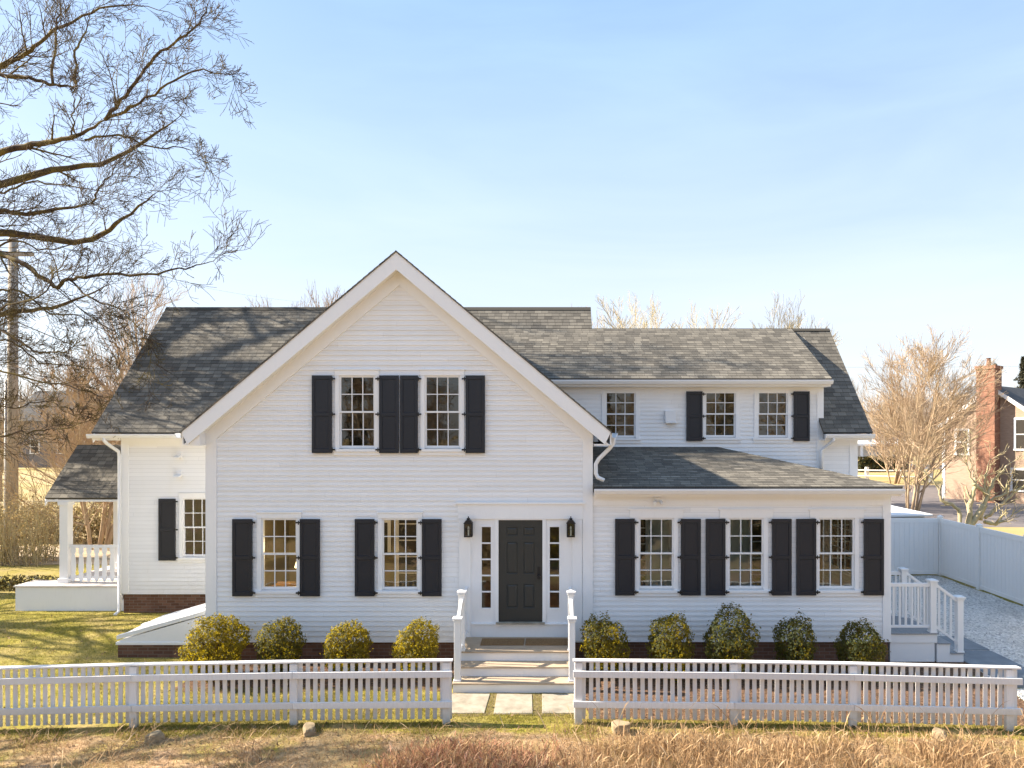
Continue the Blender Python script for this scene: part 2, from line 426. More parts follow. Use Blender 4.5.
wins = []   # (x0,x1,z0,z1,y) of the sash
MAINW = [(X0(261.5), X0(297.5), Z0(589.5), Z0(518.2)), (X0(382.2), X0(418.2), Z0(589.5), Z0(518.2)),
         (X0(339.5), X0(375.2), Z0(448), Z0(375.7)), (X0(424.8), X0(460.3), Z0(448), Z0(375.7))]
EXTW = [(X0(639), X0(674), Z0(589), Z0(518)), (X0(729), X0(764), Z0(589), Z0(518)), (X0(819), X0(855), Z0(589), Z0(518))]
LEFTW = [(X1(183), X1(183) + .74, Z1(556.5), Z1(498))]
DORW = [(X1(605.5), X1(635.5), Z1(437.3), Z1(390.7)), (X1(705), X1(735.5), Z1(437), Z1(390.7)), (X1(757.8), X1(787.5), Z1(437), Z1(390.7))]
DOORH = (X0(466), X0(577), ZB, Z0(516))
def hole(w, m=.03): return (w[0] - m, w[1] + m, w[2] - m, w[3] + m)

# walls
fz = .60                                          # frieze drop from roof line on the gable wall
zc = lambda x: RA - RS * abs(x - GC)
clap_wall('clapboard_wall', [(GL, ZB), (GR, ZB), (GR, zc(GR) - fz + .25), (GC, RA - fz + .25), (GL, zc(GL) - fz + .25)], 0,
          [hole(w) for w in MAINW] + [DOORH], house)
clap_wall('clapboard_wall', [(GR, ZB), (EXR, ZB), (EXR, 3.46), (GR, 3.46)], .03, [hole(w) for w in EXTW], house)
clap_wall('clapboard_wall', [(ML, ZBL), (GL, ZBL), (GL, 4.55), (ML, 4.55)], Y1, [hole(w) for w in LEFTW], house)
clap_wall('clapboard_wall', [(-.9, 3.5), (6.91, 3.5), (6.91, 5.92), (-.9, 5.92)], Y1, [hole(w) for w in DORW], house)
clap_wall('clapboard_wall', [(6.91, ZB), (MR, ZB), (MR, 4.52), (6.91, 4.52)], Y1 + .02, [], house)
clap_wall('clapboard_wall', [(0, ZB), (Y1, ZB), (Y1, 4.8), (0, 4.8)], 0, [], house, '-x', GL)
clap_wall('clapboard_wall', [(0, 3.4), (Y1 + .6, 3.4), (Y1 + .6, 4.8), (0, 4.8)], 0, [], house, '+x', GR)
SDY = (.24, 1.12, .60, 2.64)
clap_wall('clapboard_wall', [(.03, ZB), (Y1, ZB), (Y1, 3.46), (.03, 3.46)], 0, [SDY, (1.7, 2.9, 1.4, 2.9)], house, '+x', EXR)
yR, zR = 6.36, 8.38                               # left ridge
yE, zE = 3.05, 4.69                               # eave of the steep front slope
yB = 2 * yR - yE
ks = (zR - zE) / (yR - yE)
clap_wall('clapboard_wall', [(Y1, ZB), (yB - .35, ZB), (yB - .35, zE + .2), (yR, zR - .15), (Y1, zE + .2)], 0, [], house, '-x', ML)
yr2 = 5.70; zr2 = zE + ks * (yr2 - yE); yB2 = 10.1  # unseen rear depth, stretched so the house shades the privacy fence
clap_wall('clapboard_wall', [(Y1, ZB), (yB2 - .35, ZB), (yB2 - .35, zE + .2), (yr2, zr2 - .15), (Y1, zE + .2)], 0, [], house, '+x', MR)
clap_wall('clapboard_wall', [(Y1, zE), (yr2, zr2 - .1), (Y1, 5.9)], 0, [], house, '+x', 6.91)
clap_wall('clapboard_wall', [(ML, ZB), (1.2, ZB), (1.2, zE + .1), (ML, zE + .1)], yB - .35, [], house, '+y')
clap_wall('clapboard_wall', [(1.2, ZB), (MR, ZB), (MR, zE + .1), (1.2, zE + .1)], yB2 - .35, [], house, '+y')
clap_wall('clapboard_wall', [(yE, zE), (yB, zE), (yR, zR - .1)], 0, [], house, '+x', 1.1)

# foundation
def found(x0, x1, y0, y1, ZB=ZB):
    obj('foundation', MB().box(x0, x1, y0, y1, -.3, ZB + .01), M['brick'], house)
found(GL + .02, GR, .025, Y1 + 1); found(GR, EXR - .02, .055, Y1 + 1.01); found(ML + .02, GL, Y1 + .03, 7.8, ZBL); found(GL + .001, MR - .02, Y1 + .031, 7.8)
obj('water_table', MB().box(GL - .01, GR, -.02, .01, ZB - .025, ZB - .002), M['trim'], house)
obj('water_table', MB().box(GR + .001, EXR + .01, .005, .04, ZB - .025, ZB - .002), M['trim'], house)
obj('water_table', MB().box(ML - .01, GL, Y1 - .02, Y1 + .01, ZBL - .025, ZBL - .002), M['trim'], house)

# corner boards
def cboard(x0, x1, y, z0, z1, d=.03): obj('corner_board', MB().box(x0, x1, y - d, y + .01, z0, z1), M['trim'], house, bevel=.003)
cboard(GL - .015, GL + .2, 0, ZB, zc(GL) - fz + .2); cboard(GR - .19, GR + .015, 0, ZB, zc(GR) - fz + .2)
obj('corner_board', MB().box(GL - .02, GL - .016, -.03, .18, ZB, 4.6), M['trim'], house)
cboard(EXR - .15, EXR + .015, .03, ZB, 3.46); cboard(ML - .015, ML + .17, Y1, ZBL, 4.5)
cboard(6.76, 6.925, Y1, 3.6, 5.92); cboard(MR - .19, MR + .015, Y1 + .02, ZB, 4.5)
# friezes under eaves
def frieze(x0, x1, y, z0, z1): obj('frieze_board', MB().box(x0, x1, y - .027, y + .012, z0, z1), M['trim'], house, bevel=.003)
frieze(GR + .02, EXR + .012, .03, 3.20, 3.47); frieze(ML - .012, GL, Y1, 4.34, 4.56); frieze(-.8, 6.92, Y1, 5.68, 5.94); frieze(6.93, MR + .012, Y1 + .02, 4.36, 4.53)

# gable rake: frieze on the wall, soffit, fascia
def rake_strip(name, y0, y1, up0, up1, half0, half1):
    """band below the roof line between drops up0..up1, from apex to the eave ends, as two mirrored prisms"""
    for sgn in (-1, 1):
        poly = [(GC, RA - up0), (GC + sgn * half0, RA - up0 - RS * half0), (GC + sgn * half1, RA - up1 - RS * half1), (GC, RA - up1)]
        obj(name, MB().prism(poly, 'y', y0, y1), M['trim'], house)
HW = 4.275
rake_strip('rake_frieze', -.036, .005, .33, .63, 3.935, 3.935)
rake_strip('rake_fascia', -.315, -.28, .03, .375, HW, HW - .12)
rake_strip('rake_soffit', -.278, .02, .30, .335, HW - .02, HW - .04)
# side eave boxes and soffits of the gable block
for sgn in (-1, 1):
    xe = GC + sgn * HW; xw = GC + sgn * 3.93
    zE_ = RA - RS * HW
    a, b = sorted((xe, xw)); 
    obj('eave_soffit', MB().box(a + .02, b - .005, -.27, 3.2, zE_ - .30, zE_ - .27), M['trim'], house)
    if sgn < 0: obj('eave_return', MB().prism([(xw, zE_ - .27), (xw, RA - RS * 3.93 - .335), (GC - 4.195, zE_ - .27)], 'y', -.276, -.04), M['trim'], house)
    obj('eave_fascia', MB().box(xe - .015, xe + .015, -.27, 3.2, zE_ - .29, zE_ - .055), M['trim'], house)

# roofs
roof_plane('gable_roof', [(GC - HW - .03, 6.2, RA - RS * (HW + .03)), (GC - HW - .03, -.335, RA - RS * (HW + .03)), (GC, -.335, RA), (GC, 6.2, RA)], house, .025)
roof_plane('gable_roof', [(GC + HW + .03, -.335, RA - RS * (HW + .03)), (GC + HW + .03, 6.2, RA - RS * (HW + .03)), (GC, 6.2, RA), (GC, -.335, RA)], house, .025)
XL = -11.39; XRm = 8.02
roof_plane('main_roof', [(XL, yE, zE), (1.2, yE + .3, zE + .3 * ks), (1.2, yR, zR), (XL, yR, zR)][:0] or [(XL, yE, zE), (GL + .5, yE, zE), (GL + .5, yR, zR), (XL, yR, zR)], house)
roof_plane('main_roof', [(GL + .502, yE + .9, zE + .9 * ks), (1.21, yE + .9, zE + .9 * ks), (1.21, yR, zR), (GL + .502, yR, zR)], house)
roof_plane('main_roof', [(1.21, yB, zE), (XL, yB, zE), (XL, yR, zR), (1.21, yR, zR)], house)
roof_plane('main_roof', [(6.80, yE, zE), (XRm, yE, zE), (XRm, yr2, zr2), (6.80, yr2, zr2)], house)
roof_plane('main_roof', [(XRm, yB2, zE), (1.213, yB2, zE), (1.213, yr2, zr2), (XRm, yr2, zr2)], house)
zDe = 6.03
roof_plane('dormer_roof', [(-2.35, yE, zDe), (7.0, yE, zDe), (6.93, yr2 - .02, zr2 + .015), (-2.35, yr2 - .02, zr2 + .015)], house)
ye, ze, xh = -.24, 3.605, 4.2
zT = ze + .725
roof_plane('low_roof', [(GR + .02, ye, ze), (EXR + .13, ye, ze), (xh, Y1 + .02, zT), (GR + .02, Y1 + .02, zT)], house)
roof_plane('low_roof', [(EXR + .13, ye, ze), (EXR + .13, Y1 + .02, ze), (xh, Y1 + .02, zT)], house)
# ridge caps
obj('ridge_cap', MB().prism([(yR - .09, zR - .075), (yR, zR + .028), (yR + .09, zR - .075)], 'x', XL, 1.21), M['shingle'], house)
obj('ridge_cap', MB().prism([(yr2 - .09, zr2 - .05), (yr2, zr2 + .03), (yr2 + .09, zr2 - .07)], 'x', 1.215, XRm), M['shingle'], house)
# rake boards of the end gables
for x, yr_, zr_, yb_, sg in ((XL + .05, yR, zR, yB, -1), (XRm - .05, yr2, zr2, yB2, 1)):
    kk = (zr_ - zE) / (yr_ - yE)
    for s in (-1, 1):
        obj('rake_fascia', MB().prism([(yr_, zr_ - .06), (yr_ + s * (yr_ - yE), zE - .06), (yr_ + s * (yr_ - yE), zE - .25), (yr_, zr_ - .3)], 'x', x - .015, x + .015), M['trim'], house)
# eave boxes (soffit + fascia) and gutters
def eave(x0, x1, y, ywall, z, gut=True, extra=0):
    obj('eave_fascia', MB().box(x0 + .01, x1 - .01, y + .012, y + .045, z - .2, z - .055), M['trim'], house)
    obj('eave_soffit', MB().box(x0 + .01, x1 - .01, y + .046, ywall, z - .2, z - .17), M['trim'], house)
    if gut:
        m = MB(); t = .008; d = .115; h = .1; a = x0 - extra; b = x1 + extra
        m.prism([(y + .008, z - .045), (y + .008, z - .045 - h), (y - d * .7, z - .045 - h), (y - d, z - .075), (y - d, z - .04), (y - d + t, z - .04), (y - d + t, z - .07),
                 (y - d * .7 + t, z - .045 - h + t), (y, z - .045 - h + t), (y, z - .045)], 'x', a, b)
        obj('gutter', m, M['white'], house)
        obj('gutter_end_cap', MB().prism([(y + .008, z - .047), (y + .008, z - .147), (y - d * .7, z - .147), (y - d, z - .077), (y - d, z - .047)], 'x', a - .006, a), M['white'], house)
        obj('gutter_end_cap', MB().prism([(y + .008, z - .047), (y + .008, z - .147), (y - d * .7, z - .147), (y - d, z - .077), (y - d, z - .047)], 'x', b, b + .006), M['white'], house)
eave(XL, GC - HW - .05, yE, Y1 - .03, zE, True, .05)
eave(-.22, 6.99, yE, Y1 - .03, zDe, True)
eave(6.82, XRm, yE, Y1 - .01, zE, True)
eave(GR + .03, EXR + .12, ye, .0, ze, True)
# side gutter of the gable, end-on to the street, and its downspout
def side_gutter(x, sg):
    z = RA - RS * HW
    m = MB().prism([(x, z - .05), (x, z - .15), (x + sg * .08, z - .15), (x + sg * .12, z - .08), (x + sg * .12, z - .05), (x + sg * .112, z - .05), (x + sg * .112, z - .08), (x + sg * .075, z - .142), (x + sg * .008, z - .142), (x + sg * .008, z - .05)], 'y', -.3, 3.0)
    obj('gutter', m, M['white'], house)
side_gutter(GC + HW + .018, 1); side_gutter(GC - HW - .018, -1)
def spout(pts, r=.042): obj('downspout', MB().tube(pts, r, 8), M['white'], house, True)
zg = RA - RS * HW - .13
spout([(GC + HW + .07, -.1, zg), (GC + HW + .07, -.1, zg - .12), (GC + HW + .0, -.09, zg - .22), (GR + .13, -.06, zg - .45), (GR + .075, -.05, zg - .55), (GR + .075, -.05, 3.86), (GR + .11, -.06, 3.78), (GR + .24, -.1, 3.72)])
spout([(ML - .2, yE - .05, zE - .12), (ML - .2, yE - .05, zE - .2), (ML - .17, yE + .02, zE - .28), (ML - .04, Y1 - .09, zE - .48), (ML - .01, Y1 - .1, zE - .6), (ML - .01, Y1 - .1, .2), (ML - .03, Y1 - .25, .13)])
spout([(7.02, yE - .05, zE - .12), (7.02, yE - .05, zE - .2), (6.93, Y1 - .09, zE - .38), (6.84, Y1 - .09, zE - .45), (6.84, Y1 - .09, 3.66)])

# windows
def window(w, y, parent, rows=4, cols=3, casing=.085, head=.11, tall_head=False):
    x0, x1, z0, z1 = w
    c = MB(); yo = y - .03
    c.box(x0 - casing, x0, yo, y + .06, z0 - .02, z1)                       # side casings
    c.box(x1, x1 + casing, yo, y + .06, z0 - .02, z1)
    hh = .165 if tall_head else head
    c.box(x0 - casing - (.1 if tall_head else 0), x1 + casing + (.1 if tall_head else 0), yo - .004, y + .06, z1 + .001, z1 + hh)
    c.box(x0 - casing - .12 * tall_head - .015, x1 + casing + .12 * tall_head + .015, yo - .02, y + .05, z1 + hh + .001, z1 + hh + .022)
    fr = obj('window', c, M['trim'], parent, bevel=.003)
    s = MB(); s.box(x0 - casing - .035, x1 + casing + .035, yo - .035, y + .06, z0 - .075, z0 - .022)
    s.box(x0 - casing - .025, x1 + casing + .025, yo - .006, y + .05, z0 - .15, z0 - .077)
    obj('sill', s, M['trim'], fr, bevel=.003)
    zm = (z0 + z1) / 2; st = .035
    for k, (a, b, yy) in enumerate(((zm - .02, z1, y - .005), (z0, zm + .02, y + .028))):
        sa = MB()
        sa.box(x0, x0 + st, yy, yy + .03, a, b); sa.box(x1 - st, x1, yy, yy + .03, a, b)
        sa.box(x0 + st, x1 - st, yy, yy + .03, b - st, b); sa.box(x0 + st, x1 - st, yy, yy + .03, a, a + st + .012 * k)
        gx0, gx1, ga, gb = x0 + st, x1 - st, a + st, b - st
        for i in range(1, cols):
            xm = gx0 + (gx1 - gx0) * i / cols; sa.box(xm - .009, xm + .009, yy + .003, yy + .022, ga, gb)
        for i in range(1, rows // 2):
            zz = ga + (gb - ga) * i / (rows // 2); sa.box(gx0, gx1, yy + .004, yy + .021, zz - .009, zz + .009)
        obj('sash', sa, M['white'], fr)
        obj('pane', MB().quad((gx0 - .005, yy + .024, ga - .005), (gx1 + .005, yy + .024, ga - .005), (gx1 + .005, yy + .024, gb + .005), (gx0 - .005, yy + .024, gb + .005)), M['glass'], fr, recalc=False)
    # jambs to the inside
    j = MB(); j.box(x0 - .03, x0 - .001, y + .061, y + .16, z0, z1); j.box(x1 + .001, x1 + .03, y + .061, y + .16, z0, z1); j.box(x0 - .03, x1 + .03, y + .061, y + .16, z1 + .001, z1 + .03); j.box(x0 - .03, x1 + .03, y + .061, y + .18, z0 - .03, z0 - .001)
    obj('jamb', j, M['trim'], fr)
    return fr
for w in MAINW[:2]: window(w, 0, house)
for w in MAINW[2:]: window(w, 0, house)
for w in EXTW: window(w, .03, house, tall_head=True)
for w in LEFTW: window(w, Y1, house)
for w in DORW: window(w, Y1, house, casing=.1)

def panel_board(mb, x0, x1, z0, z1, yf, yb, panels, dep=.012, rim=.02, raised=False):
    """board facing -y with recessed panels"""
    xs = sorted(set([x0, x1] + [p[0] for p in panels] + [p[1] for p in panels]))
    zs = sorted(set([z0, z1] + [p[2] for p in panels] + [p[3] for p in panels]))
    inside = lambda x, z: any(p[0] < x < p[1] and p[2] < z < p[3] for p in panels)
    for i in range(len(xs) - 1):
        for k in range(len(zs) - 1):
            if not inside((xs[i] + xs[i + 1]) / 2, (zs[k] + zs[k + 1]) / 2):
                mb.quad((xs[i], yf, zs[k]), (xs[i + 1], yf, zs[k]), (xs[i + 1], yf, zs[k + 1]), (xs[i], yf, zs[k + 1]))
    for a, b, c, d in panels:
        def ring(a, b, c, d, y0, r, y1):
            o = [(a, y0, c), (b, y0, c), (b, y0, d), (a, y0, d)]; q = [(a + r, y1, c + r), (b - r, y1, c + r), (b - r, y1, d - r), (a + r, y1, d - r)]
            for i in range(4): mb.quad(o[i], o[(i + 1) % 4], q[(i + 1) % 4], q[i])
        ring(a, b, c, d, yf, rim * .5, yf + dep); r1 = rim * .5
        if raised:
            ring(a + r1, b - r1, c + r1, d - r1, yf + dep, rim, yf + .002); r1 += rim
            mb.quad((a + r1, yf + .002, c + r1), (b - r1, yf + .002, c + r1), (b - r1, yf + .002, d - r1), (a + r1, yf + .002, d - r1))
        else: mb.quad((a + r1, yf + dep, c + r1), (b - r1, yf + dep, c + r1), (b - r1, yf + dep, d - r1), (a + r1, yf + dep, d - r1))
    for q in (((x0, yf, z0), (x0, yb, z0), (x0, yb, z1), (x0, yf, z1)), ((x1, yf, z0), (x1, yb, z0), (x1, yb, z1), (x1, yf, z1)),
              ((x0, yf, z1), (x1, yf, z1), (x1, yb, z1), (x0, yb, z1)), ((x0, yf, z0), (x1, yf, z0), (x1, yb, z0), (x0, yb, z0)), ((x0, yb, z0), (x1, yb, z0), (x1, yb, z1), (x0, yb, z1))): mb.quad(*q)
    return mb

def shutter(x0, x1, z0, z1, y, hinge):
    m = MB(); st = .055; zm = (z0 + z1) / 2
    panel_board(m, x0, x1, z0, z1, y - .075, y - .035, [(x0 + st, x1 - st, z0 + .085, zm - .035), (x0 + st, x1 - st, zm + .035, z1 - .075)], .016, .016)
    s = obj('shutter', m, M['shutter'], house)
    hx = x1 if hinge > 0 else x0
    for zz in (z1 - .07, zm, z0 + .07):
        h = MB(); a, b = sorted((hx - hinge * .03, hx + hinge * .075))
        h.box(a, b, y - .088, y - .0765, zz - .016, zz + .016)
        h.tube([(hx + hinge * .02, y - .09, zz - .04), (hx + hinge * .02, y - .09, zz + .04)], .011, 6)
        obj('hinge', h, M['iron'], s)
    return s
for a, b, h in ((233.7, 253.3, 1), (301, 320.7, -1), (355.7, 375, 1), (422.5, 442, -1)): shutter(X0(a), X0(b), Z0(595.5), Z0(518.7), 0, h)
for a, b, h in ((313, 332.7, 1), (380, 399.3, -1), (400.8, 418.3, 1), (466, 485.2, -1)): shutter(X0(a), X0(b), Z0(453), Z0(375.6), 0, h)
for a, b, h in ((615, 634.5, 1), (680.7, 700.5, -1), (705.5, 725, 1), (771.7, 791, -1), (796, 815.5, 1), (863.5, 883, -1)): shutter(X0(a), X0(b), Z0(595), Z0(518.7), .03, h)
shutter(X1(160), X1(176.5), Z1(560), Z1(498.5), Y1, 1)
shutter(X1(686), X1(702), Z1(441), Z1(391.5), Y1, 1); shutter(X1(793), X1(808.7), Z1(441), Z1(391.5), Y1, -1)

# front door, sidelights, surround
D = {}
dx0, dx1, dz0, dz1 = X0(498.6), X0(542.4), Z0(621.5), Z0(520)
m = MB(); w_ = dx1 - dx0; h_ = dz1 - dz0
cols_ = [(dx0 + .155, dx0 + .37), (dx1 - .37, dx1 - .155)]
cols_ = [(dx0 + .16, dx0 + .385), (dx1 - .385, dx1 - .16)]
rows_ = [(dz0 + .27, dz0 + .76), (dz0 + .97, dz0 + 1.62), (dz0 + 1.75, dz0 + 1.92)]
panel_board(m, dx0, dx1, dz0, dz1, .0, .05, [(a, b, c, d) for a, b in cols_ for c, d in rows_], .016, .03, True)
dr = obj('front_door', m, M['door'], house); dr['label'] = 'dark grey six panel front door'
hd = MB().lathe([(.012, 0), (.032, .01), (.032, .03), (.012, .035)], (0, 0, 0), 12)
hd = MB().tube([(dx1 - .07, .0, dz0 + .92), (dx1 - .07, -.05, dz0 + .92)], .013, 8).tube([(dx1 - .07, -.05, dz0 + .92), (dx1 - .07, -.085, dz0 + .92)], .03, 10).box(dx1 - .1, dx1 - .04, -.012, -.001, dz0 + .86, dz0 + 1.12)
obj('door_handle', hd, M['iron'], dr)
# surround
hx0, hx1 = DOORH[0], DOORH[1]
sr = MB()
sr.box(hx0 - .14, hx0 + .1, -.04, .02, ZB, Z0(519))                      # outer pilasters
sr.box(hx1 - .1, hx1 + .1, -.04, .02, ZB, Z0(519))
sr.box(hx0 - .16, hx1 + .12, -.045, .02, Z0(519) + .001, Z0(504))
sr.box(hx0 - .2, hx1 + .16, -.075, .015, Z0(504) + .001, Z0(502))
sr.box(dx0 - .075, dx0 - .001, -.03, .07, dz0 - .03, Z0(519) - .001); sr.box(dx1 + .001, dx1 + .075, -.03, .07, dz0 - .03, Z0(519) - .001)
sr.box(dx0 - .001, dx1 + .001, -.028, .07, dz1 + .001, Z0(519) - .001)
sr.box(hx0 + .101, hx1 - .101, -.05, .06, dz0 - .055, dz0 - .031)         # threshold board
sr.box(hx0 + .101, hx1 - .101, -.022, .05, ZB, dz0 - .056)
ds = obj('door_surround', sr, M['trim'], house, bevel=.003)
obj('threshold', MB().box(dx0 - .05, dx1 + .05, -.11, .05, dz0 - .03, dz0 - .004), M['stone'], house)
for a, b, ga, gb in ((hx0 + .1, dx0 - .076, X0(481.7), X0(490.8)), (dx1 + .076, hx1 - .1, X0(549.8), X0(559.2))):
    zt, zb = Z0(527), Z0(608)
    s = MB(); yy = .0
    s.box(a + .001, ga, yy, yy + .04, dz0 - .03, Z0(519) - .002); s.box(gb, b - .001, yy, yy + .04, dz0 - .03, Z0(519) - .002)
    s.box(ga, gb, yy, yy + .04, zt, Z0(519) - .002); s.box(ga, gb, yy, yy + .04, dz0 - .03, zb)
    for i in range(1, 5):
        zz = zb + (zt - zb) * i / 5; s.box(ga, gb, yy + .004, yy + .03, zz - .014, zz + .014)
    # moulding ring
    r = .03
    s.box(ga - r, ga - .005, yy - .012, yy, zb - r, zt + r); s.box(gb + .005, gb + r, yy - .012, yy, zb - r, zt + r)
    s.box(ga - .005, gb + .005, yy - .011, yy, zt + .005, zt + r - .001); s.box(ga - .005, gb + .005, yy - .011, yy, zb - r + .001, zb - .005)
    so = obj('sidelight', s, M['trim'], house)
    obj('pane', MB().quad((ga, yy + .025, zb), (gb, yy + .025, zb), (gb, yy + .025, zt), (ga, yy + .025, zt)), M['glass'], so, recalc=False)
# small fixtures
vb = MB().box(X1(664.5), X1(675), Y1 - .14, Y1 - .005, Z1(422), Z1(411)).box(X1(665), X1(676.2), Y1 - .17, Y1 - .005, Z1(423.4), Z1(422) - .002)
obj('exhaust_vent', vb, M['white'], house, bevel=.005)
for py in (455, 474):
    m = MB().box(X1(177.5), X1(182.5), Y1 - .05, Y1 - .005, Z1(py + 2), Z1(py - 3)); m.prism([(Y1 - .05, Z1(py)), (Y1 - .2, Z1(py + 2)), (Y1 - .2, Z1(py + 3)), (Y1 - .05, Z1(py + 3))], 'x', X1(176.8), X1(183))
    obj('security_light', m, M['white'], house, bevel=.004)
m = MB().box(X0(654), X0(661), -.05, .0, Z0(501.5), Z0(497)); m.tube([(X0(655), -.05, Z0(501)), (X0(653.5), -.15, Z0(503))], .035, 8).tube([(X0(660), -.05, Z0(501)), (X0(661.5), -.15, Z0(503))], .035, 8)
obj('security_light', m, M['white'], house)

# interior: floors, ceilings, back walls
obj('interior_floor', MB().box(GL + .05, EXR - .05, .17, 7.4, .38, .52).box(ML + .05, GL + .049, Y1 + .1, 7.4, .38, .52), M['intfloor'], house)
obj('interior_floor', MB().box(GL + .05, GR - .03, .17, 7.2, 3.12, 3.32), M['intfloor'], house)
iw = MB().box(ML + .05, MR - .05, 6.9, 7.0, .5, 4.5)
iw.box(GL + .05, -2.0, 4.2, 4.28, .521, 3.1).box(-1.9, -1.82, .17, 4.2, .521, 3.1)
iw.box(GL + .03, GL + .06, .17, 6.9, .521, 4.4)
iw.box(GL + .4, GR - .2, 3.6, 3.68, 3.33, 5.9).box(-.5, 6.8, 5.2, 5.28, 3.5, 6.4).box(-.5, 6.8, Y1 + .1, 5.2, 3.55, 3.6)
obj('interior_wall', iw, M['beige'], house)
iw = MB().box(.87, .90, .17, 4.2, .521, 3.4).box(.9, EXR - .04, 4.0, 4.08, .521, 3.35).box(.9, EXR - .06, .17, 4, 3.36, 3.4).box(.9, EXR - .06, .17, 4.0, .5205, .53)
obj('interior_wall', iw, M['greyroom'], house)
for (a, b, c, d), nm in ((SDY, 'side_door'), ((1.7, 2.9, 1.4, 2.9), 'added_side_window')):  # side window added out of view to let daylight into the low wing room
    m = MB(); x = EXR
    m.box(x - .05, x + .03, a - .09, a, c, d).box(x - .05, x + .03, b, b + .09, c, d).box(x - .05, x + .032, a - .09, b + .09, d + .001, d + .1).box(x - .04, x + .0, a + .001, b - .001, c, c + (.3 if nm == 'side_door' else .05))
    for i in range(1, 3): y_ = a + (b - a) * i / 3; m.box(x - .03, x - .005, y_ - .011, y_ + .011, c + .05, d)
    for i in range(1, 5): z_ = c + .3 + (d - c - .3) * i / 5; m.box(x - .029, x - .006, a + .001, b - .001, z_ - .011, z_ + .011)
    f = obj(nm, m, M['trim'], house)
    obj('pane', MB().quad((x - .018, a, c + .05), (x - .018, b, c + .05), (x - .018, b, d), (x - .018, a, d)), M['glass'], f, recalc=False)
def idoor(x0, x1, z0, z1, y, cols, rows):
    m = MB().box(x0 - .09, x0, y - .03, y - .002, z0, z1 + .09).box(x1, x1 + .09, y - .03, y - .002, z0, z1 + .09).box(x0, x1, y - .03, y - .002, z1, z1 + .09)
    for i in range(1, cols): x = x0 + (x1 - x0) * i / cols; m.box(x - .02, x + .02, y - .02, y - .003, z0, z1)
    for i in range(1, rows): z = z0 + (z1 - z0) * i / rows; m.box(x0, x1, y - .019, y - .004, z - .015, z + .015)
    f = obj('interior_door', m, M['trim'], house); obj('shade_panel', MB().box(x0, x1, y - .004, y - .001, z0, z1), M['room_shade'], f)  # dark sheet on the wall paints the shade of a room beyond
idoor(1.5, 2.5, .53, 2.6, 4.0, 2, 5); idoor(3.2, 4.3, 1.2, 2.6, 4.0, 3, 4); idoor(5.3, 6.6, .53, 2.7, 4.0, 4, 5)
idoor(-6.3, -5.5, .53, 2.6, 4.2, 1, 1); idoor(-4.0, -2.9, .53, 2.7, 4.2, 2, 5); idoor(-4.9, -4.3, 1.5, 2.3, 4.2, 1, 1)

# ------------------------------------------------------------------ lanterns
def lantern(px, label):
    x = X0(px); zt, zb = Z0(517.2), Z0(535.6); y = -.145
    t = thing('wall_lantern', label, 'lantern', (x, -.046, (zt + zb) / 2), 'black lanterns either side of the front door')
    L = lambda name, mb, mt, par=t: obj(name, mb, mt, par)
    h = (zt - zb) / 2
    b = MB().box(-.066, .066, -.018, 0, -h * .95, h * .6).box(-.012, .012, -.05, -.019, h * .45, h * .6)
    L('back_plate', b, M['iron'])
    c = MB(); w = .072; yc = -.1
    c.prism([(-.095, h * .45), (.095, h * .45), (.045, h * .8), (-.045, h * .8)], 'y', yc - .09, yc + .05)
    c.box(-.03, .03, yc - .03, yc + .03, h * .8 + .001, h).tube([(0, yc, h), (0, yc, h + .035)], .012, 6)
    L('cap', c, M['iron'])
    k = MB(); z0, z1 = -h, h * .449
    for sx in (-1, 1):
        for sy in (-1, 1): k.box(sx * w - .009, sx * w + .009, yc + sy * .07 - .009 - .0, yc + sy * .07 + .009, z0 + .021, z1)
    k.box(-w - .01, w + .01, yc - .08, yc + .08, z0, z0 + .02).box(-w + .01, w - .01, yc - .074, yc - .066, -.03, -.018)
    L('cage', k, M['iron'])
    L('candle_bulb', MB().lathe([(.014, z0 + .02), (.014, -.06), (.02, -.03), (.012, .015), (.003, .03)], (0, yc, 0), 8), M['bulb'])
    L('glass_pane', MB().quad((-w + .01, yc - .07, z0 + .022), (w - .01, yc - .07, z0 + .022), (w - .01, yc - .07, z1), (-w + .01, yc - .07, z1)), M['glass'])
lantern(469.3, 'black wall lantern on the white trim left of the front door')
lantern(570.6, 'black wall lantern on the white trim right of the front door')

# ------------------------------------------------------------------ front stoop
st = thing('front_stoop', 'white front stoop with wooden treads and two pairs of capped posts', 'steps', (-.63, -.6, 0))
def sp(name, mb, mt, bev=0, par=st):
    mb.v = [(v[0] + .63, v[1] + .6, v[2]) for v in mb.v]
    return obj(name, mb, mt, par, bevel=bev)
sx0, sx1 = -1.70, .43
yl0, yl1, yl2 = -.95, -1.27, -1.60
sp('landing', MB().box(sx0, sx1, yl0 - .03, -.06, .515, .545), M['deck'], .004)
sp('riser', MB().box(sx0 + .01, sx1 - .01, yl0, -.05, -.1, .514), M['white'])
sp('tread', MB().box(sx0, sx1, yl1 - .03, yl0 - .001, .335, .363), M['deck'], .004)
sp('riser', MB().box(sx0 + .01, sx1 - .01, yl1, yl0 - .002, -.1, .334), M['white'])
sp('tread', MB().box(-1.76, .46, yl2 - .03, yl1 - .001, .155, .183), M['deck'], .004)
sp('riser', MB().box(-1.75, .45, yl2, yl1 - .002, -.1, .154), M['white'])
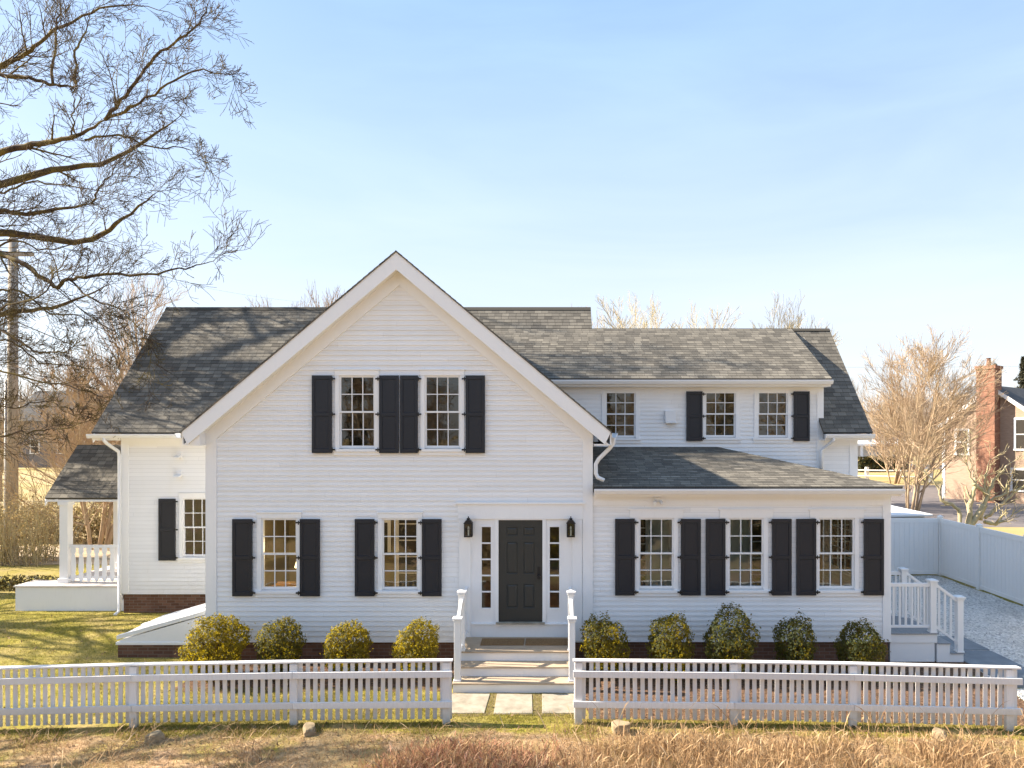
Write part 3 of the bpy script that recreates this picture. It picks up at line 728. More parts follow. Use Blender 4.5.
def newel(x, y, z0, z1, name='newel_post', w=.055, add=sp, mt=None):
    p = add(name, MB().box(x - w, x + w, y - w, y + w, z0, z1 - .06).box(x - w - .012, x + w + .012, y - w - .012, y + w + .012, z0, z0 + .03), mt or M['white'], .004)
    c = MB().box(x - w - .015, x + w + .015, y - w - .015, y + w + .015, z1 - .1, z1 - .075).box(x - w - .03, x + w + .03, y - w - .03, y + w + .03, z1 - .06, z1 - .03)
    o = len(c.v); q = w + .024
    c.add([(x - q, y - q, z1 - .03), (x + q, y - q, z1 - .03), (x + q, y + q, z1 - .03), (x - q, y + q, z1 - .03), (x, y, z1)], [(0, 1, 4), (1, 2, 4), (2, 3, 4), (3, 0, 4), (3, 2, 1, 0)])
    add('post_cap', c, mt or M['white'], 0, p)
    return p
for x in (-1.68, .40):
    newel(x, -1.50, .183, 1.36); newel(x, -.90, .545, 1.70)
    r = MB(); 
    r.prism([(-.85, 1.50), (-.085, 1.50), (-.085, 1.57), (-.85, 1.57)], 'x', x - .03, x + .03)
    sp('handrail', r, M['white'], .004); r = MB()
    r.prism([(-.85, .66), (-.085, .66), (-.085, .70), (-.85, .70)], 'x', x - .02, x + .02)
    sp('bottom_rail', r, M['white'], .004)
    r = MB().prism([(-1.45, 1.20), (-.95, 1.47), (-.95, 1.54), (-1.45, 1.27)], 'x', x - .03, x + .03)
    sp('handrail', r, M['white'], .004); r = MB()
    r.prism([(-1.45, .42), (-.95, .64), (-.95, .68), (-1.45, .46)], 'x', x - .02, x + .02)
    sp('bottom_rail', r, M['white'], .004)
    for k in range(6):
        y = -.74 + k * .12; sp('baluster', MB().box(x - .016, x + .016, y - .016, y + .016, .70, 1.50), M['white'])
    for k in range(3):
        y = -1.34 + k * .13; zb = .46 + (y + 1.45) / .5 * .22; sp('baluster', MB().box(x - .016, x + .016, y - .016, y + .016, zb, zb + .76), M['white'])
for a, b, lab in ((481, 524, 'brown coir doormat before the front door, left of the pair'), (525.5, 568, 'brown coir doormat before the front door, right of the pair')):
    xa, xb = (a - PX) * 13.45 / F, (b - PX) * 13.45 / F
    mm = MB(); nx = 18
    mm.box(xa, xb, -.62, -.2, .5455, .562)
    tag(obj('doormat', mm, M['mat'], bevel=.006), lab, 'doormat', 'doormats on the front landing')

# ------------------------------------------------------------------ side porch (left)
pc = thing('side_porch', 'small side porch with shingle roof, white columns and sawn balusters on left wall', 'porch', (-12.3, 4.6, 0))
def pp(name, mb, mt, bev=0, par=pc):
    mb.v = [(v[0] + 12.3, v[1] - 4.6, v[2]) for v in mb.v]; return obj(name, mb, mt, par, bevel=bev)
def proof(pts):
    o = roof_plane('porch_roof', [(p[0] + 12.3, p[1] - 4.6, p[2]) for p in pts], pc); return o
pY0, pY1, pz = 3.9, 6.4, 2.98
pR = 5.15; pzr = 4.34
proof([(-13.18, pY0, pz), (ML - .01, pY0, pz), (ML - .01, pR, pzr), (-13.18, pR, pzr)])
proof([(ML - .01, pY1, pz), (-13.18, pY1, pz), (-13.18, pR, pzr), (ML - .01, pR, pzr)])
pp('fascia', MB().box(-13.16, ML - .02, pY0 + .03, pY0 + .07, pz - .1, pz - .045), M['white'])
pp('ceiling', MB().box(-13.14, ML - .02, pY0 + .071, pY1 - .07, pz - .10, pz - .07), M['white'])
pp('gable_panel', MB().prism([(pY0 + .1, pz - .06), (pY1 - .1, pz - .06), (pR, pzr - .1)], 'x', -13.12, -13.08), M['clap'])
for py0, py1, a, b in ((pY0, pR, 0, 1), (pY1, pR, 0, 1)):
    pp('rake_fascia', MB().prism([(py0, pz - .06), (py1, pzr - .055), (py1, pzr - .22), (py0, pz - .2)], 'x', -13.175, -13.15), M['white'])
pp('base', MB().box(-13.72, ML - .005, 3.62, 4.3, -.1, .72).box(-13.0, ML - .006, 4.301, 6.5, -.1, .72), M['white'])
pp('floor', MB().box(-13.75, ML - .006, 3.59, 4.3, .721, .755).box(-13.03, ML - .007, 4.301, 6.53, .721, .755), M['pinkdeck'], .004)
for x, y in ((-12.72, 4.05), (-11.07, 4.05), (-12.72, 6.25), (-11.07, 6.25)):
    c = pp('column', MB().box(x - .105, x + .105, y - .105, y + .105, .756, 2.88), M['white'], .004)
    pp('column_base', MB().box(x - .14, x + .14, y - .14, y + .14, .756, .87), M['white'], .006, c)
    pp('column_capital', MB().box(x - .135, x + .135, y - .135, y + .135, 2.78, 2.879), M['white'], .006, c)
def sawn_rail(a, b, fixed, axis):
    r = MB()
    bx = (lambda p, q, z0, z1, t: r.box(p, q, fixed - t, fixed + t, z0, z1)) if axis == 'x' else (lambda p, q, z0, z1, t: r.box(fixed - t, fixed + t, p, q, z0, z1))
    bx(a, b, 1.66, 1.73, .04); pp('handrail', r, M['white'], .003); r = MB(); bx(a, b, .86, .91, .025); pp('bottom_rail', r, M['white'], .003)
    n = int((b - a) / .2); 
    for k in range(n):
        c = a + (b - a) * (k + .5) / n
        prof = [(-.035, .80), (0, .77), (.035, .80), (.06, .87), (.06, .95), (.048, 1.0), (.06, 1.05), (.068, 1.2), (.05, 1.42), (.038, 1.5), (.062, 1.55), (.062, 1.659), (-.062, 1.659), (-.062, 1.55), (-.038, 1.5), (-.05, 1.42), (-.068, 1.2), (-.06, 1.05), (-.048, 1.0), (-.06, .95), (-.06, .87)]
        m = MB().prism([(c + u, z) for u, z in prof], 'y' if axis == 'x' else 'x', fixed - .045, fixed - .026)
        pp('baluster', m, M['white'])
sawn_rail(-12.61, -11.18, 4.05, 'x'); sawn_rail(-12.61, -11.18, 6.25, 'x')

# ------------------------------------------------------------------ cellar bulkhead
bk = thing('cellar_bulkhead', 'white sloping cellar hatch on low brick base at the gable corner', 'hatch', (-8, 1.1, 0))
def bp(name, mb, mt, bev=0, par=bk):
    mb.v = [(v[0] + 8, v[1] - 1.1, v[2]) for v in mb.v]; return obj(name, mb, mt, par, bevel=bev)
bp('brick_base', MB().box(-9.0, GL - .03, .32, 1.95, -.2, .27), M['brick'])
bp('curb', MB().box(-9.03, GL - .03, .29, 1.98, .271, .33), M['white'], .005)
for y in (.31, 1.92): bp('cheek', MB().prism([(-8.97, .331), (GL - .025, .331), (GL - .025, .93), (-8.97, .36)], 'y', y, y + .05), M['white'])
for y0, y1 in ((.30, 1.13), (1.14, 1.99)):
    d = bp('hatch_door', MB().prism([(-9.02, .375), (GL - .03, .945), (GL - .03, 1.0), (-9.02, .43)], 'y', y0, y1), M['white'], .006)
    bp('door_batten', MB().prism([(-9.02, .431), (GL - .03, 1.001), (GL - .03, 1.03), (-9.02, .46)], 'y', y0 + .0, y0 + .12), M['white'], .004, d)

# ------------------------------------------------------------------ side steps on the right
ss = thing('side_steps', 'white railed side deck with grey boards and steps beside privacy fence', 'steps', (7.4, .6, 0))
def q(name, mb, mt, bev=0, par=ss):
    mb.v = [(v[0] - 7.4, v[1] - .6, v[2]) for v in mb.v]; return obj(name, mb, mt, par, bevel=bev)
q('deck', MB().box(EXR + .02, 7.92, .0, 1.3, .575, .605), M['greydeck'], .004)
q('skirt', MB().box(EXR + .02, 7.9, .03, 1.27, .40, .574).box(EXR + .02, 7.86, .05, 1.25, -.1, .399), M['white'])
q('tread', MB().box(7.921, 8.17, .0, 1.3, .375, .403), M['greydeck'], .003); q('tread', MB().box(8.171, 8.46, .0, 1.3, .175, .203), M['greydeck'], .003)
q('stringer', MB().box(7.901, 8.16, .03, 1.27, -.1, .374), M['white']); q('stringer', MB().box(8.161, 8.44, .03, 1.27, -.1, .174), M['white'])
for y in (.07, 1.22):
    newel(7.82, y, .605, 1.71, add=q, w=.06); newel(8.37, y, .203, 1.37, add=q, w=.06)
    a = MB().prism([(7.86, 1.56), (8.32, 1.22), (8.32, 1.29), (7.86, 1.63)], 'y', y - .03, y + .03)
    q('handrail', a, M['white'], .003); a = MB()
    a.prism([(7.86, .72), (8.32, .38), (8.32, .43), (7.86, .77)], 'y', y - .02, y + .02); q('bottom_rail', a, M['white'], .003)
    a = MB().box(EXR + .02, 7.77, y - .03, y + .03, 1.54, 1.61); q('handrail', a, M['white'], .003); a = MB().box(EXR + .02, 7.77, y - .02, y + .02, .70, .75); q('bottom_rail', a, M['white'], .003)
    for k in range(6):
        x = EXR + .1 + k * .125; q('baluster', MB().box(x - .017, x + .017, y - .017, y + .017, .75, 1.54), M['white'])
    for k in range(3):
        x = 7.96 + k * .12; dz = (x - 7.86) / .46 * .34; q('baluster', MB().box(x - .017, x + .017, y - .017, y + .017, .77 - dz, 1.56 - dz), M['white'])

# ------------------------------------------------------------------ picket fences
FY = 11.05 + CAMY
def picket_fence(label, xa, xb, posts):
    t = thing('picket_fence', label, 'fence', ((xa + xb) / 2, FY, 0), 'picket fence along the road')
    cx = (xa + xb) / 2
    pk = MB().box(-.033, .033, .0, .02, .055, 1.0)
    n = int(round((xb - xa) / .1207)); first = None
    rr = random.Random(5)
    for k in range(n + 1):
        x = xa + (xb - xa) * k / n
        if first is None: o = first = obj('picket', pk, M['fence'], t, bevel=.002)
        else: o = first.copy(); COL.objects.link(o); o.parent = t
        o.location = (x - cx, 0, g(x, FY) + rr.uniform(-.004, .004)); o.rotation_euler = (rr.uniform(-.006, .006), rr.uniform(-.011, .011), 0)
    for x in posts:
        m = MB().box(-.06, .06, -.075, -.003, -.25, .985)
        o = obj('post', m, M['fence'], t, bevel=.004); o.location = (x - cx, 0, g(x, FY))
    segs = [xa - .05] + [p for p in posts if xa + .3 < p < xb - .3] + [xb + .05]
    segs.sort()
    for i in range(len(segs) - 1):
        a, b = segs[i], segs[i + 1]; za, zb = g(a, FY), g(b, FY)
        for z0, z1 in ((.765, .868), (.28, .382)):
            o = obj('rail', MB().prism([(a - cx + .002, z0 + za), (b - cx - .002, z0 + zb), (b - cx - .002, z1 + zb), (a - cx + .002, z1 + za)], 'y', -.115, -.077), M['fence'], t, bevel=.004)
        obj('cap_rail', MB().prism([(a - cx + .001, 1.001 + za), (b - cx - .001, 1.001 + zb), (b - cx - .001, 1.028 + zb), (a - cx + .001, 1.028 + za)], 'y', -.08, .035), M['fence'], t, bevel=.004)
    return t
picket_fence('low white picket fence left of the front steps', -9.75, -1.62, [-1.67, -4.13, -6.71, -9.2])
picket_fence('low white picket fence right of the front steps', .42, 7.53, [.46, 2.96, 4.88, 7.40])

# privacy fence
pf = thing('privacy_fence', 'tall smooth white privacy fence enclosing the gravel yard', 'fence', (12.8, 8.5, 0))
def fpanel(x0, y0, x1, y1):
    m = MB()
    if abs(x1 - x0) < .01:
        [m.box(x0 - .02, x0 + .02, y0 + .07 + (y1 - y0 - .14) * i / 12, y0 + .07 + (y1 - y0 - .14) * (i + 1) / 12 - .005, .1, 1.72) for i in range(12)]; m.box(x0 - .012, x0 + .012, y0 + .072, y1 - .072, .11, 1.71); a = MB().box(x0 - .035, x0 + .035, y0 + .065, y1 - .065, 1.721, 1.87); b = MB().box(x0 - .035, x0 + .035, y0 + .065, y1 - .065, .04, .15)
    else:
        [m.box(x0 + .07 + (x1 - x0 - .14) * i / 12, x0 + .07 + (x1 - x0 - .14) * (i + 1) / 12 - .005, y0 - .02, y0 + .02, .1, 1.72) for i in range(12)]; m.box(x0 + .072, x1 - .072, y0 - .012, y0 + .012, .11, 1.71); a = MB().box(x0 + .065, x1 - .065, y0 - .035, y0 + .035, 1.721, 1.87); b = MB().box(x0 + .065, x1 - .065, y0 - .035, y0 + .035, .04, .15)
    for z, nm, mt in ((m, 'panel', M['vinyl']), (a, 'rail', M['vinyl']), (b, 'rail', M['vinyl'])):
        z.v = [(v[0] - 12.8, v[1] - 8.5, v[2]) for v in z.v]; obj(nm, z, mt, pf, bevel=.004)
ys = [8.5 - 2.05 * k for k in range(6)]
for k in range(5): fpanel(12.8, ys[k + 1], 12.8, ys[k])
xs = [12.8 - 2.05 * k for k in range(4)]
for k in range(3): fpanel(xs[k + 1], 8.5, xs[k], 8.5)
for x, y in [(12.8, y) for y in ys] + [(x, 8.5) for x in xs[1:]]:
    m = MB().box(-.065, .065, -.065, .065, 0, 1.93); o = len(m.v)
    m.add([(-.08, -.08, 1.931), (.08, -.08, 1.931), (.08, .08, 1.931), (-.08, .08, 1.931), (0, 0, 1.98)], [(0, 1, 4), (1, 2, 4), (2, 3, 4), (3, 0, 4), (3, 2, 1, 0)])
    obj('post', m, M['vinyl'], pf, loc=(x - 12.8, y - 8.5, 0))

# ------------------------------------------------------------------ ground
def sheet(name, x0, x1, y0, y1, z, m, nx=2, ny=2, jag=0, seed=1):
    mb = MB(); rr = random.Random(seed)
    for i in range(nx + 1):
        for k in range(ny + 1):
            x = x0 + (x1 - x0) * i / nx; y = y0 + (y1 - y0) * k / ny
            if jag and (i in (0, nx) or k in (0, ny)): x += rr.uniform(-jag, jag); y += rr.uniform(-jag, jag)
            mb.v.append((x, y, g(x, y) + z))
    for i in range(nx):
        for k in range(ny):
            a = i * (ny + 1) + k; mb.f.append((a, a + ny + 1, a + ny + 2, a + 1))
    return struct(obj(name, mb, m, recalc=False))
# one ground sheet: non-uniform grid, fine near the house
gx = [-900, -300, -120, -60, -30] + [-20 + .5 * i for i in range(81)] + [30, 60, 120, 300, 900]
gy = [-300, -100, -40, -20] + [-14 + .35 * i for i in range(60)] + [8, 12, 20, 40, 80, 160, 400, 1200]
mb = MB(); rr = random.Random(3)
for x in gx:
    for y in gy:
        z = g(x, y)
        if abs(x) < 20 and -14 < y < -2.9: z += .02 * noise.noise(V((x * 1.3, y * 1.3, 0))) + .012 * noise.noise(V((x * 4, y * 4, 3)))
        mb.v.append((x, y, z))
ny = len(gy)
for i in range(len(gx) - 1):
    for k in range(ny - 1): a = i * ny + k; mb.f.append((a, a + ny, a + ny + 1, a + 1))
struct(obj('ground', mb, M['ground'], smooth_=True, recalc=False))
sheet('planting_bed', -6.9, -1.9, -1.5, .2, .006, M['mulch'], 20, 4, .08, 1)
sheet('planting_bed', .62, 8.5, -2.72, .2, .006, M['mulch'], 24, 4, .08, 2)
sheet('gravel_drive', 8.45, 12.7, -2.1, 8.4, .008, M['gravel'], 12, 16, .05, 4)
sheet('driveway', -60, -11.5, 9.6, 13.4, .008, M['drive'], 30, 4, .25, 5)
mb = MB().add([(16, 20, .006), (90, 18, .006), (130, 46, .006), (16, 46.5, .006)], [(0, 1, 2, 3)]); struct(obj('parking_lot', mb, M['asphalt'], recalc=False))
sheet('road', -200, 200, 72, 80, .01, M['asphalt'], 4, 1)
sheet('gravel_shoulder', -200, 200, 80.5, 86, .014, M['drive'], 4, 1)
def slab(name, x0, x1, y0, y1, z, label, cat, mt, grp, rz=0):
    mb = MB(); rr = random.Random(int(x0 * 91)); j = lambda: rr.uniform(-.02, .02)
    mb.prism([(x0 + j(), y0 + j()), (x1 + j(), y0 + j()), (x1 + j(), y1 + j()), (x0 + j(), y1 + j())], 'z', z - .06, z + .018)
    return tag(obj(name, mb, mt, bevel=.008), label, cat, grp)
M['joint'] = noisy('path_soil', [(.3, (.11, .085, .045)), (.7, (.25, .20, .09))], 14, .95, .1)
sheet('path_bed', -1.85, .62, -2.6, -1.6, .005, M['joint'], 8, 4, .04, 9)
gp = 'paving slabs at the foot of the stoop'
slab('paving_slab', -1.76, -1.08, -2.52, -1.68, .0, 'pale square paving slab below stoop, leftmost of the three', 'paving slab', M['stone'], gp)
slab('paving_slab', -.95, -.30, -2.52, -1.68, .0, 'pale square paving slab below stoop, middle of the three', 'paving slab', M['stone'], gp)
slab('paving_slab', -.13, .55, -2.52, -1.68, .0, 'pale square paving slab below stoop, half shaded one by the right fence', 'paving slab', M['stone'], gp)
gb = 'bluestone slabs by the side steps'
slab('bluestone_slab', 8.47, 9.45, .75, 1.75, .012, 'dark bluestone slab furthest from the road beside side steps', 'paving slab', M['bluestone'], gb)
slab('bluestone_slab', 8.47, 9.45, -.25, .70, .012, 'dark bluestone slab beside the bottom side step', 'paving slab', M['bluestone'], gb)
slab('bluestone_slab', 8.47, 9.45, -1.30, -.30, .012, 'dark bluestone slab nearest the picket fence end', 'paving slab', M['bluestone'], gb)

# rocks
def rock(px, py, d, sx, sy, sz, label, seed):
    p = P(px, py, d); p.z = g(p.x, p.y)
    b = bmesh.new(); bmesh.ops.create_icosphere(b, subdivisions=3, radius=1)
    for v in b.verts:
        n_ = noise.noise(v.co * 1.1 + V((seed * 7.3, 0, 0)))
        c = v.co * (1 + .35 * n_ + .12 * noise.noise(v.co * 3 + V((seed, 5, 0))))
        for a in range(3): c[a] = max(-.72, min(.72, c[a]))
        v.co = V((c.x * sx, c.y * sy, max(-.5, c.z) * sz + .25 * sz))
    me = bpy.data.meshes.new('rock'); b.to_mesh(me); b.free(); me.materials.append(M['rock'])
    o = bpy.data.objects.new('rock', me); COL.objects.link(o); o.location = p; o.rotation_euler = (0, 0, seed)
    tag(o, label, 'rock', 'rocks along the picket fence')
rock(155, 740, 10.5, .16, .12, .14, 'rounded tan rock in the grass before the left fence', 1)
rock(309, 734, 10.7, .21, .12, .12, 'long flat-sided tan rock leaning by the middle left fence post', 2)
rock(621, 733, 10.7, .19, .16, .16, 'squarish grey rock just right of the steps', 3.2)
rock(940, 741, 10.5, .15, .13, .2, 'small upright pale rock near the right fence end', 4)

# ------------------------------------------------------------------ plants
def bush(px, py_top, half_px, d, label, seed):
    rr = random.Random(seed); s = F / d
    x = (px - PX) / s; y = d + CAMY; ztop = CAMZ - (py_top - PY) / s; r = half_px / s * .93; h = ztop * .97; ex = rr.uniform(.9, 1.12); top = rr.uniform(-.10, .10)
    t = thing('boxwood_shrub', label, 'shrub', (x, y, 0), 'clipped shrubs along the front wall')
    m = MB(); so = V((seed * 3.1, 1.7, 0))
    n = int(8600 * (r / .5) ** 1.6)
    for i in range(n):
        a = rr.uniform(0, 2 * math.pi); cz = rr.uniform(-.95, 1); sr = math.sqrt(1 - cz * cz)
        dirv = V((sr * math.cos(a), sr * math.sin(a), cz))
        k = 1 + .26 * noise.noise(dirv * 1.5 + so) + .20 * noise.noise(dirv * 4.2 + so) + .08 * noise.noise(dirv * 10 + so) 
        dep = 1 - abs(rr.gauss(0, .10)) if rr.random() < .85 else rr.uniform(.3, .95)
        if noise.noise(dirv * 4.5 + so * 2) < -.30 and dep > .72: continue
        if rr.random() < .06: dep *= rr.uniform(1.02, 1.16)
        # shape: rounded, broader than the foot
        q_ = (max(0, dirv.z) * top); p = V((dirv.x * r * (1 - .18 * max(0, -dirv.z)) + q_, dirv.y * r * ex, h * .53 + dirv.z * h * .47)) 
        c = V((0, 0, h * .53)); p = c + (p - c) * (k * dep)
        if p.z < .05: continue
        l = rr.uniform(.016, .032); nrm = (dirv + V((rr.uniform(-1, 1), rr.uniform(-1, 1), rr.uniform(-.6, 1))) * .9).normalized()
        u = nrm.cross(V((rr.uniform(-1, 1), rr.uniform(-1, 1), rr.uniform(-1, 1)))).normalized(); w = nrm.cross(u)
        a_, b_, c_, d_ = p - u * l, p + w * l * .55 + nrm * l * .2, p + u * l, p - w * l * .55 + nrm * l * .2
        m.add([tuple(a_), tuple(b_), tuple(c_), tuple(d_)], [(0, 1, 2, 3)])
    obj('foliage', m, M['box_shaded'] if 'dark' in label else M['box'], t, recalc=False)
    sm = MB()
    for k in range(9):
        a = rr.uniform(0, 6.28); e = V((math.cos(a) * r * rr.uniform(.3, .75), math.sin(a) * r * rr.uniform(.3, .75), h * rr.uniform(.6, .9)))
        sm.tube([(rr.uniform(-.05, .05), rr.uniform(-.05, .05), -.02), tuple(e * .5 + V((0, 0, .05))), tuple(e)], [.02, .014, .006], 5)
    obj('stem', sm, M['bark'], t)
bl = [(216, 616, 33, 12.95, 'wide green shrub at the far left gable corner, yellow on its left side'),
      (280, 615.5, 24, 12.95, 'dark green rounded shrub below the left window of the gable'),
      (347, 620, 25, 12.95, 'yellow-green rounded shrub third from left along the gable'),
      (416.5, 618.5, 23, 12.95, 'yellow-green upright shrub just left of the front stoop'),
      (606, 613.5, 24, 12.95, 'yellow-lit shrub just right of the front stoop'),
      (670, 613, 24.5, 12.95, 'yellow-lit shrub below the first window of the low wing'),
      (729, 607, 28, 12.95, 'tallest dark shrub, below the middle window of the low wing'),
      (794.5, 614, 22, 12.95, 'dark shrub second from right along the low wing'),
      (859.5, 621.5, 24, 12.95, 'small dark shrub at the right corner of the low wing')]
for i, b in enumerate(bl): bush(*b, seed=11 + i)

# grass: lawn blades and dry meadow
def blades(name, n, area, hmin, hmax, wid, lean, m, seed, dens=None, segs=1, head=0):
    rr = random.Random(seed); mb = MB()
    x0, x1, y0, y1 = area; made = 0; tries = 0
    while made < n and tries < n * 6:
        tries += 1
        x = rr.uniform(x0, x1); y = rr.uniform(y0, y1)
        k = dens(x, y) if dens else 1
        if rr.random() > k: continue
        made += 1
        h = rr.uniform(hmin, hmax) * (.55 + .45 * k); a = rr.uniform(0, 6.28); w = wid * rr.uniform(.6, 1.3)
        la = rr.uniform(0, 6.28); L = h * rr.uniform(.1, lean); dx, dy = math.cos(la) * L, math.sin(la) * L
        z = g(x, y); ux, uy = math.cos(a) * w, math.sin(a) * w
        if segs == 1: mb.add([(x - ux, y - uy, z - .01), (x + ux, y + uy, z - .01), (x + dx, y + dy, z + h)], [(0, 1, 2)])
        else:
            mx, my = x + dx * .35, y + dy * .35
            hd = head if rr.random() < .35 else 0
            if hd:
                mb.add([(x - ux, y - uy, z - .01), (x + ux, y + uy, z - .01), (mx + ux * .8, my + uy * .8, z + h * .62), (mx - ux * .8, my - uy * .8, z + h * .62),
                        (x + dx * .8 + ux * hd, y + dy * .8 + uy * hd, z + h * .9), (x + dx * .8 - ux * hd, y + dy * .8 - uy * hd, z + h * .9), (x + dx * 1.15, y + dy * 1.15, z + h * 1.02)],
                       [(0, 1, 2, 3), (3, 2, 4, 5), (5, 4, 6)])
            else:
                mb.add([(x - ux, y - uy, z - .01), (x + ux, y + uy, z - .01), (mx + ux * .8, my + uy * .8, z + h * .62), (mx - ux * .8, my - uy * .8, z + h * .62), (x + dx, y + dy, z + h * .95)], [(0, 1, 2, 3), (3, 2, 4)])
    return stuff(obj(name, mb, m, recalc=False))
nz = lambda x, y, s=1.0, o=0: .5 + .5 * noise.noise(V((x * s, y * s, o)))
stoneclear = lambda x, y: 0 if (-1.9 < x < .6 and y > -2.56) else 1
L1 = blades('lawn_grass', 60000, (-19, -7.0, -2.7, 5.5), .025, .06, .006, .9, M['grass'], 1, lambda x, y: 0 if (x > -9.05 and .28 < y < 2) or (x > -13.9 and y > 3.55 and x < -10.9) or (x > -10.9 and y > 3.3) else .35 + .65 * nz(x, y, .9))
L2 = blades('lawn_grass', 26000, (-7.0, 8.4, -2.9, -1.35), .025, .06, .006, .9, M['grass'], 2, lambda x, y: stoneclear(x, y) * (0 if x > .5 and y > -2.72 else 1) * (.3 + .7 * nz(x, y, 1.1)))
def verge(x, y): return (.08 + .7 * smooth(.4, .65, nz(x, y, 1.2, 4))) * (1 - .75 * smooth(-3.1, -3.5, y))
LJ = blades('joint_grass', 900, (-1.8, .58, -2.6, -1.66), .02, .05, .006, 1.2, M['grass'], 22, lambda x, y: 1 if (-1.09 < x < -.94 or -.31 < x < -.12 or y < -2.5) else 0)
L3 = blades('verge_grass', 26000, (-10, 9.5, -3.55, -2.85), .02, .06, .006, 1.1, M['grass'], 3, verge)
L4 = blades('verge_straw', 34000, (-10.5, 9.5, -5.6, -2.95), .03, .09, .006, 2.2, M['straw'], 4, lambda x, y: .2 + .8 * nz(x, y, 1.0, 9))
def meadow(x, y):
    e = smooth(-3.0, -1.6, x + .6 * noise.noise(V((y, x, 1))))
    edge = -3.35 - .35 * nz(x, y, .8, 2) - .25 * (1 - smooth(0, 2.2, x))
    return max(e * (.35 + .65 * smooth(.3, .6, nz(x, y, .9, 7))), .03) * (1 - smooth(edge - .25, edge + .1, y))
L5 = blades('dry_meadow', 24000, (-9.5, 9.5, -6.5, -3.3), .13, .37, .0042, .9, M['straw'], 6, meadow, 2, 2.2)
def russ(x, y): return meadow(x, y) * smooth(-3.4, -2.4, x) * (1 - smooth(-.3, .8, x))
L6 = blades('russet_meadow', 5200, (-3.5, 2.2, -6.2, -3.6), .14, .35, .0042, .8, M['russet'], 7, russ, 2, 2.2)
L8 = blades('bed_straw', 2600, (.6, 8.4, -2.85, -2.3), .03, .08, .006, 2.0, M['straw'], 12, lambda x, y: nz(x, y, 1.4, 3))
L9 = blades('flattened_stalks', 5200, (-9.5, 9.5, -5.6, -3.15), .10, .26, .0042, 3.2, M['straw'], 14, lambda x, y: .25 + .75 * smooth(.4, .7, nz(x, y, 1.3, 11)), 2, 1.6)
# stray tall stalks
L7 = blades('tall_stalks', 90, (-.5, 7.6, -3.9, -3.25), .35, .75, .004, .7, M['straw'], 8, None, 2, 2.0)

def litter(name, n, area, m, seed, lo=.015, hi=.04, ok=None):
    rr = random.Random(seed); mb = MB(); x0, x1, y0, y1 = area
    for i in range(n):
        x, y = rr.uniform(x0, x1), rr.uniform(y0, y1)
        if nz(x, y, .7, seed) < rr.uniform(.25, .75) or (ok and not ok(x, y)): continue
        l = rr.uniform(lo, hi); u = V((rr.uniform(-1, 1), rr.uniform(-1, 1), rr.uniform(-.4, .4))).normalized() * l; w = V((-u.y, u.x, rr.uniform(-.4, .4) * l)) * .6
        p = V((x, y, g(x, y) + .03 + l * .3)); mb.add([tuple(p - u), tuple(p - w), tuple(p + u), tuple(p + w)], [(0, 1, 2, 3)])
    return stuff(obj(name, mb, m, recalc=False))
M['deadleaf'] = mk_leaf('dead_leaf', [(0, (.08, .045, .022)), (.5, (.19, .115, .055)), (1, (.34, .23, .12))], .15, .8)
litter('fallen_leaves', 5000, (-18, 8.4, -2.8, 3.2), M['deadleaf'], 31, ok=lambda x, y: (y < .0 or x < -9.1) and not (-1.85 < x < .55 and y > -1.7))
litter('fallen_leaves', 2500, (-10, 9, -6, -2.9), M['deadleaf'], 32)
M['pebble'] = mk_leaf('pebble', [(0, (.22, .21, .2)), (.5, (.5, .48, .45)), (1, (.75, .72, .68))], 0, .85)
litter('loose_stones', 9000, (8.3, 12.7, -2.2, 8.4), M['pebble'], 33, .012, .032, ok=lambda x, y: not (x < 9.5 and -1.35 < y < 1.8))
# ------------------------------------------------------------------ trees
def rvec(rr): 
    while True:
        v = V((rr.uniform(-1, 1), rr.uniform(-1, 1), rr.uniform(-1, 1)))
        if .01 < v.length < 1: return v.normalized()
def grow(mb, rr, p, d, L, r, lev, cfg):
    wob, up, kids, ang, minr = cfg['wob'], cfg['up'], cfg['kids'], cfg['ang'], cfg['minr']
    n = max(3, min(7, int(L / cfg['seg']) + 2)) if lev > 0 else 3
    pts = [p.copy()]; dd = d.copy(); q_ = p.copy(); dirs = [d.copy()]
    for i in range(n):
        dd = (dd + rvec(rr) * wob + V((0, 0, up * (.6 if lev > 1 else 1)))).normalized(); q_ = q_ + dd * (L / n); pts.append(q_.copy()); dirs.append(dd.copy())
    e = r * (.35 if lev > 0 else .3)
    rad = [max(minr, r + (e - r) * i / n) for i in range(n + 1)]
    mb.tube(pts, rad, 5 if r > .06 else (4 if r > .02 else 3), cap=False)
    if lev <= 0: return
    spawn(mb, rr, pts, dirs, rad, L, lev, cfg)
def spawn(mb, rr, pts, dirs, rad, L, lev, cfg, t0=.2, mult=1.0):
    n = len(pts) - 1
    k = int(round(cfg['kids'][lev] * rr.uniform(.8, 1.2) * mult))
    for j in range(k):
        t = t0 + (1 - t0) * (j + rr.random()) / k; f = t * n; i = min(n - 1, int(f)); fr = f - i
        p = pts[i].lerp(pts[i + 1], fr); dr_ = dirs[min(i + 1, n)]
        side = dr_.cross(rvec(rr))
        if side.length < 1e-3: continue
        side.normalize(); a = R(rr.uniform(*cfg['ang']))
        nd = (dr_ * math.cos(a) + side * math.sin(a) + V((0, 0, cfg['up'] * .6))).normalized()
        rl = rad[i] + (rad[i + 1] - rad[i]) * fr
        grow(mb, rr, p, nd, L * rr.uniform(*(cfg.get('len3', cfg['len']) if lev >= 3 else cfg['len'])) * ((1.05 - .72 * t) if lev >= 3 else (1.15 - .55 * t)), max(cfg['minr'], rl * (rr.uniform(.25, .48) if lev >= 3 else rr.uniform(.45, .7))), lev - 1, cfg)

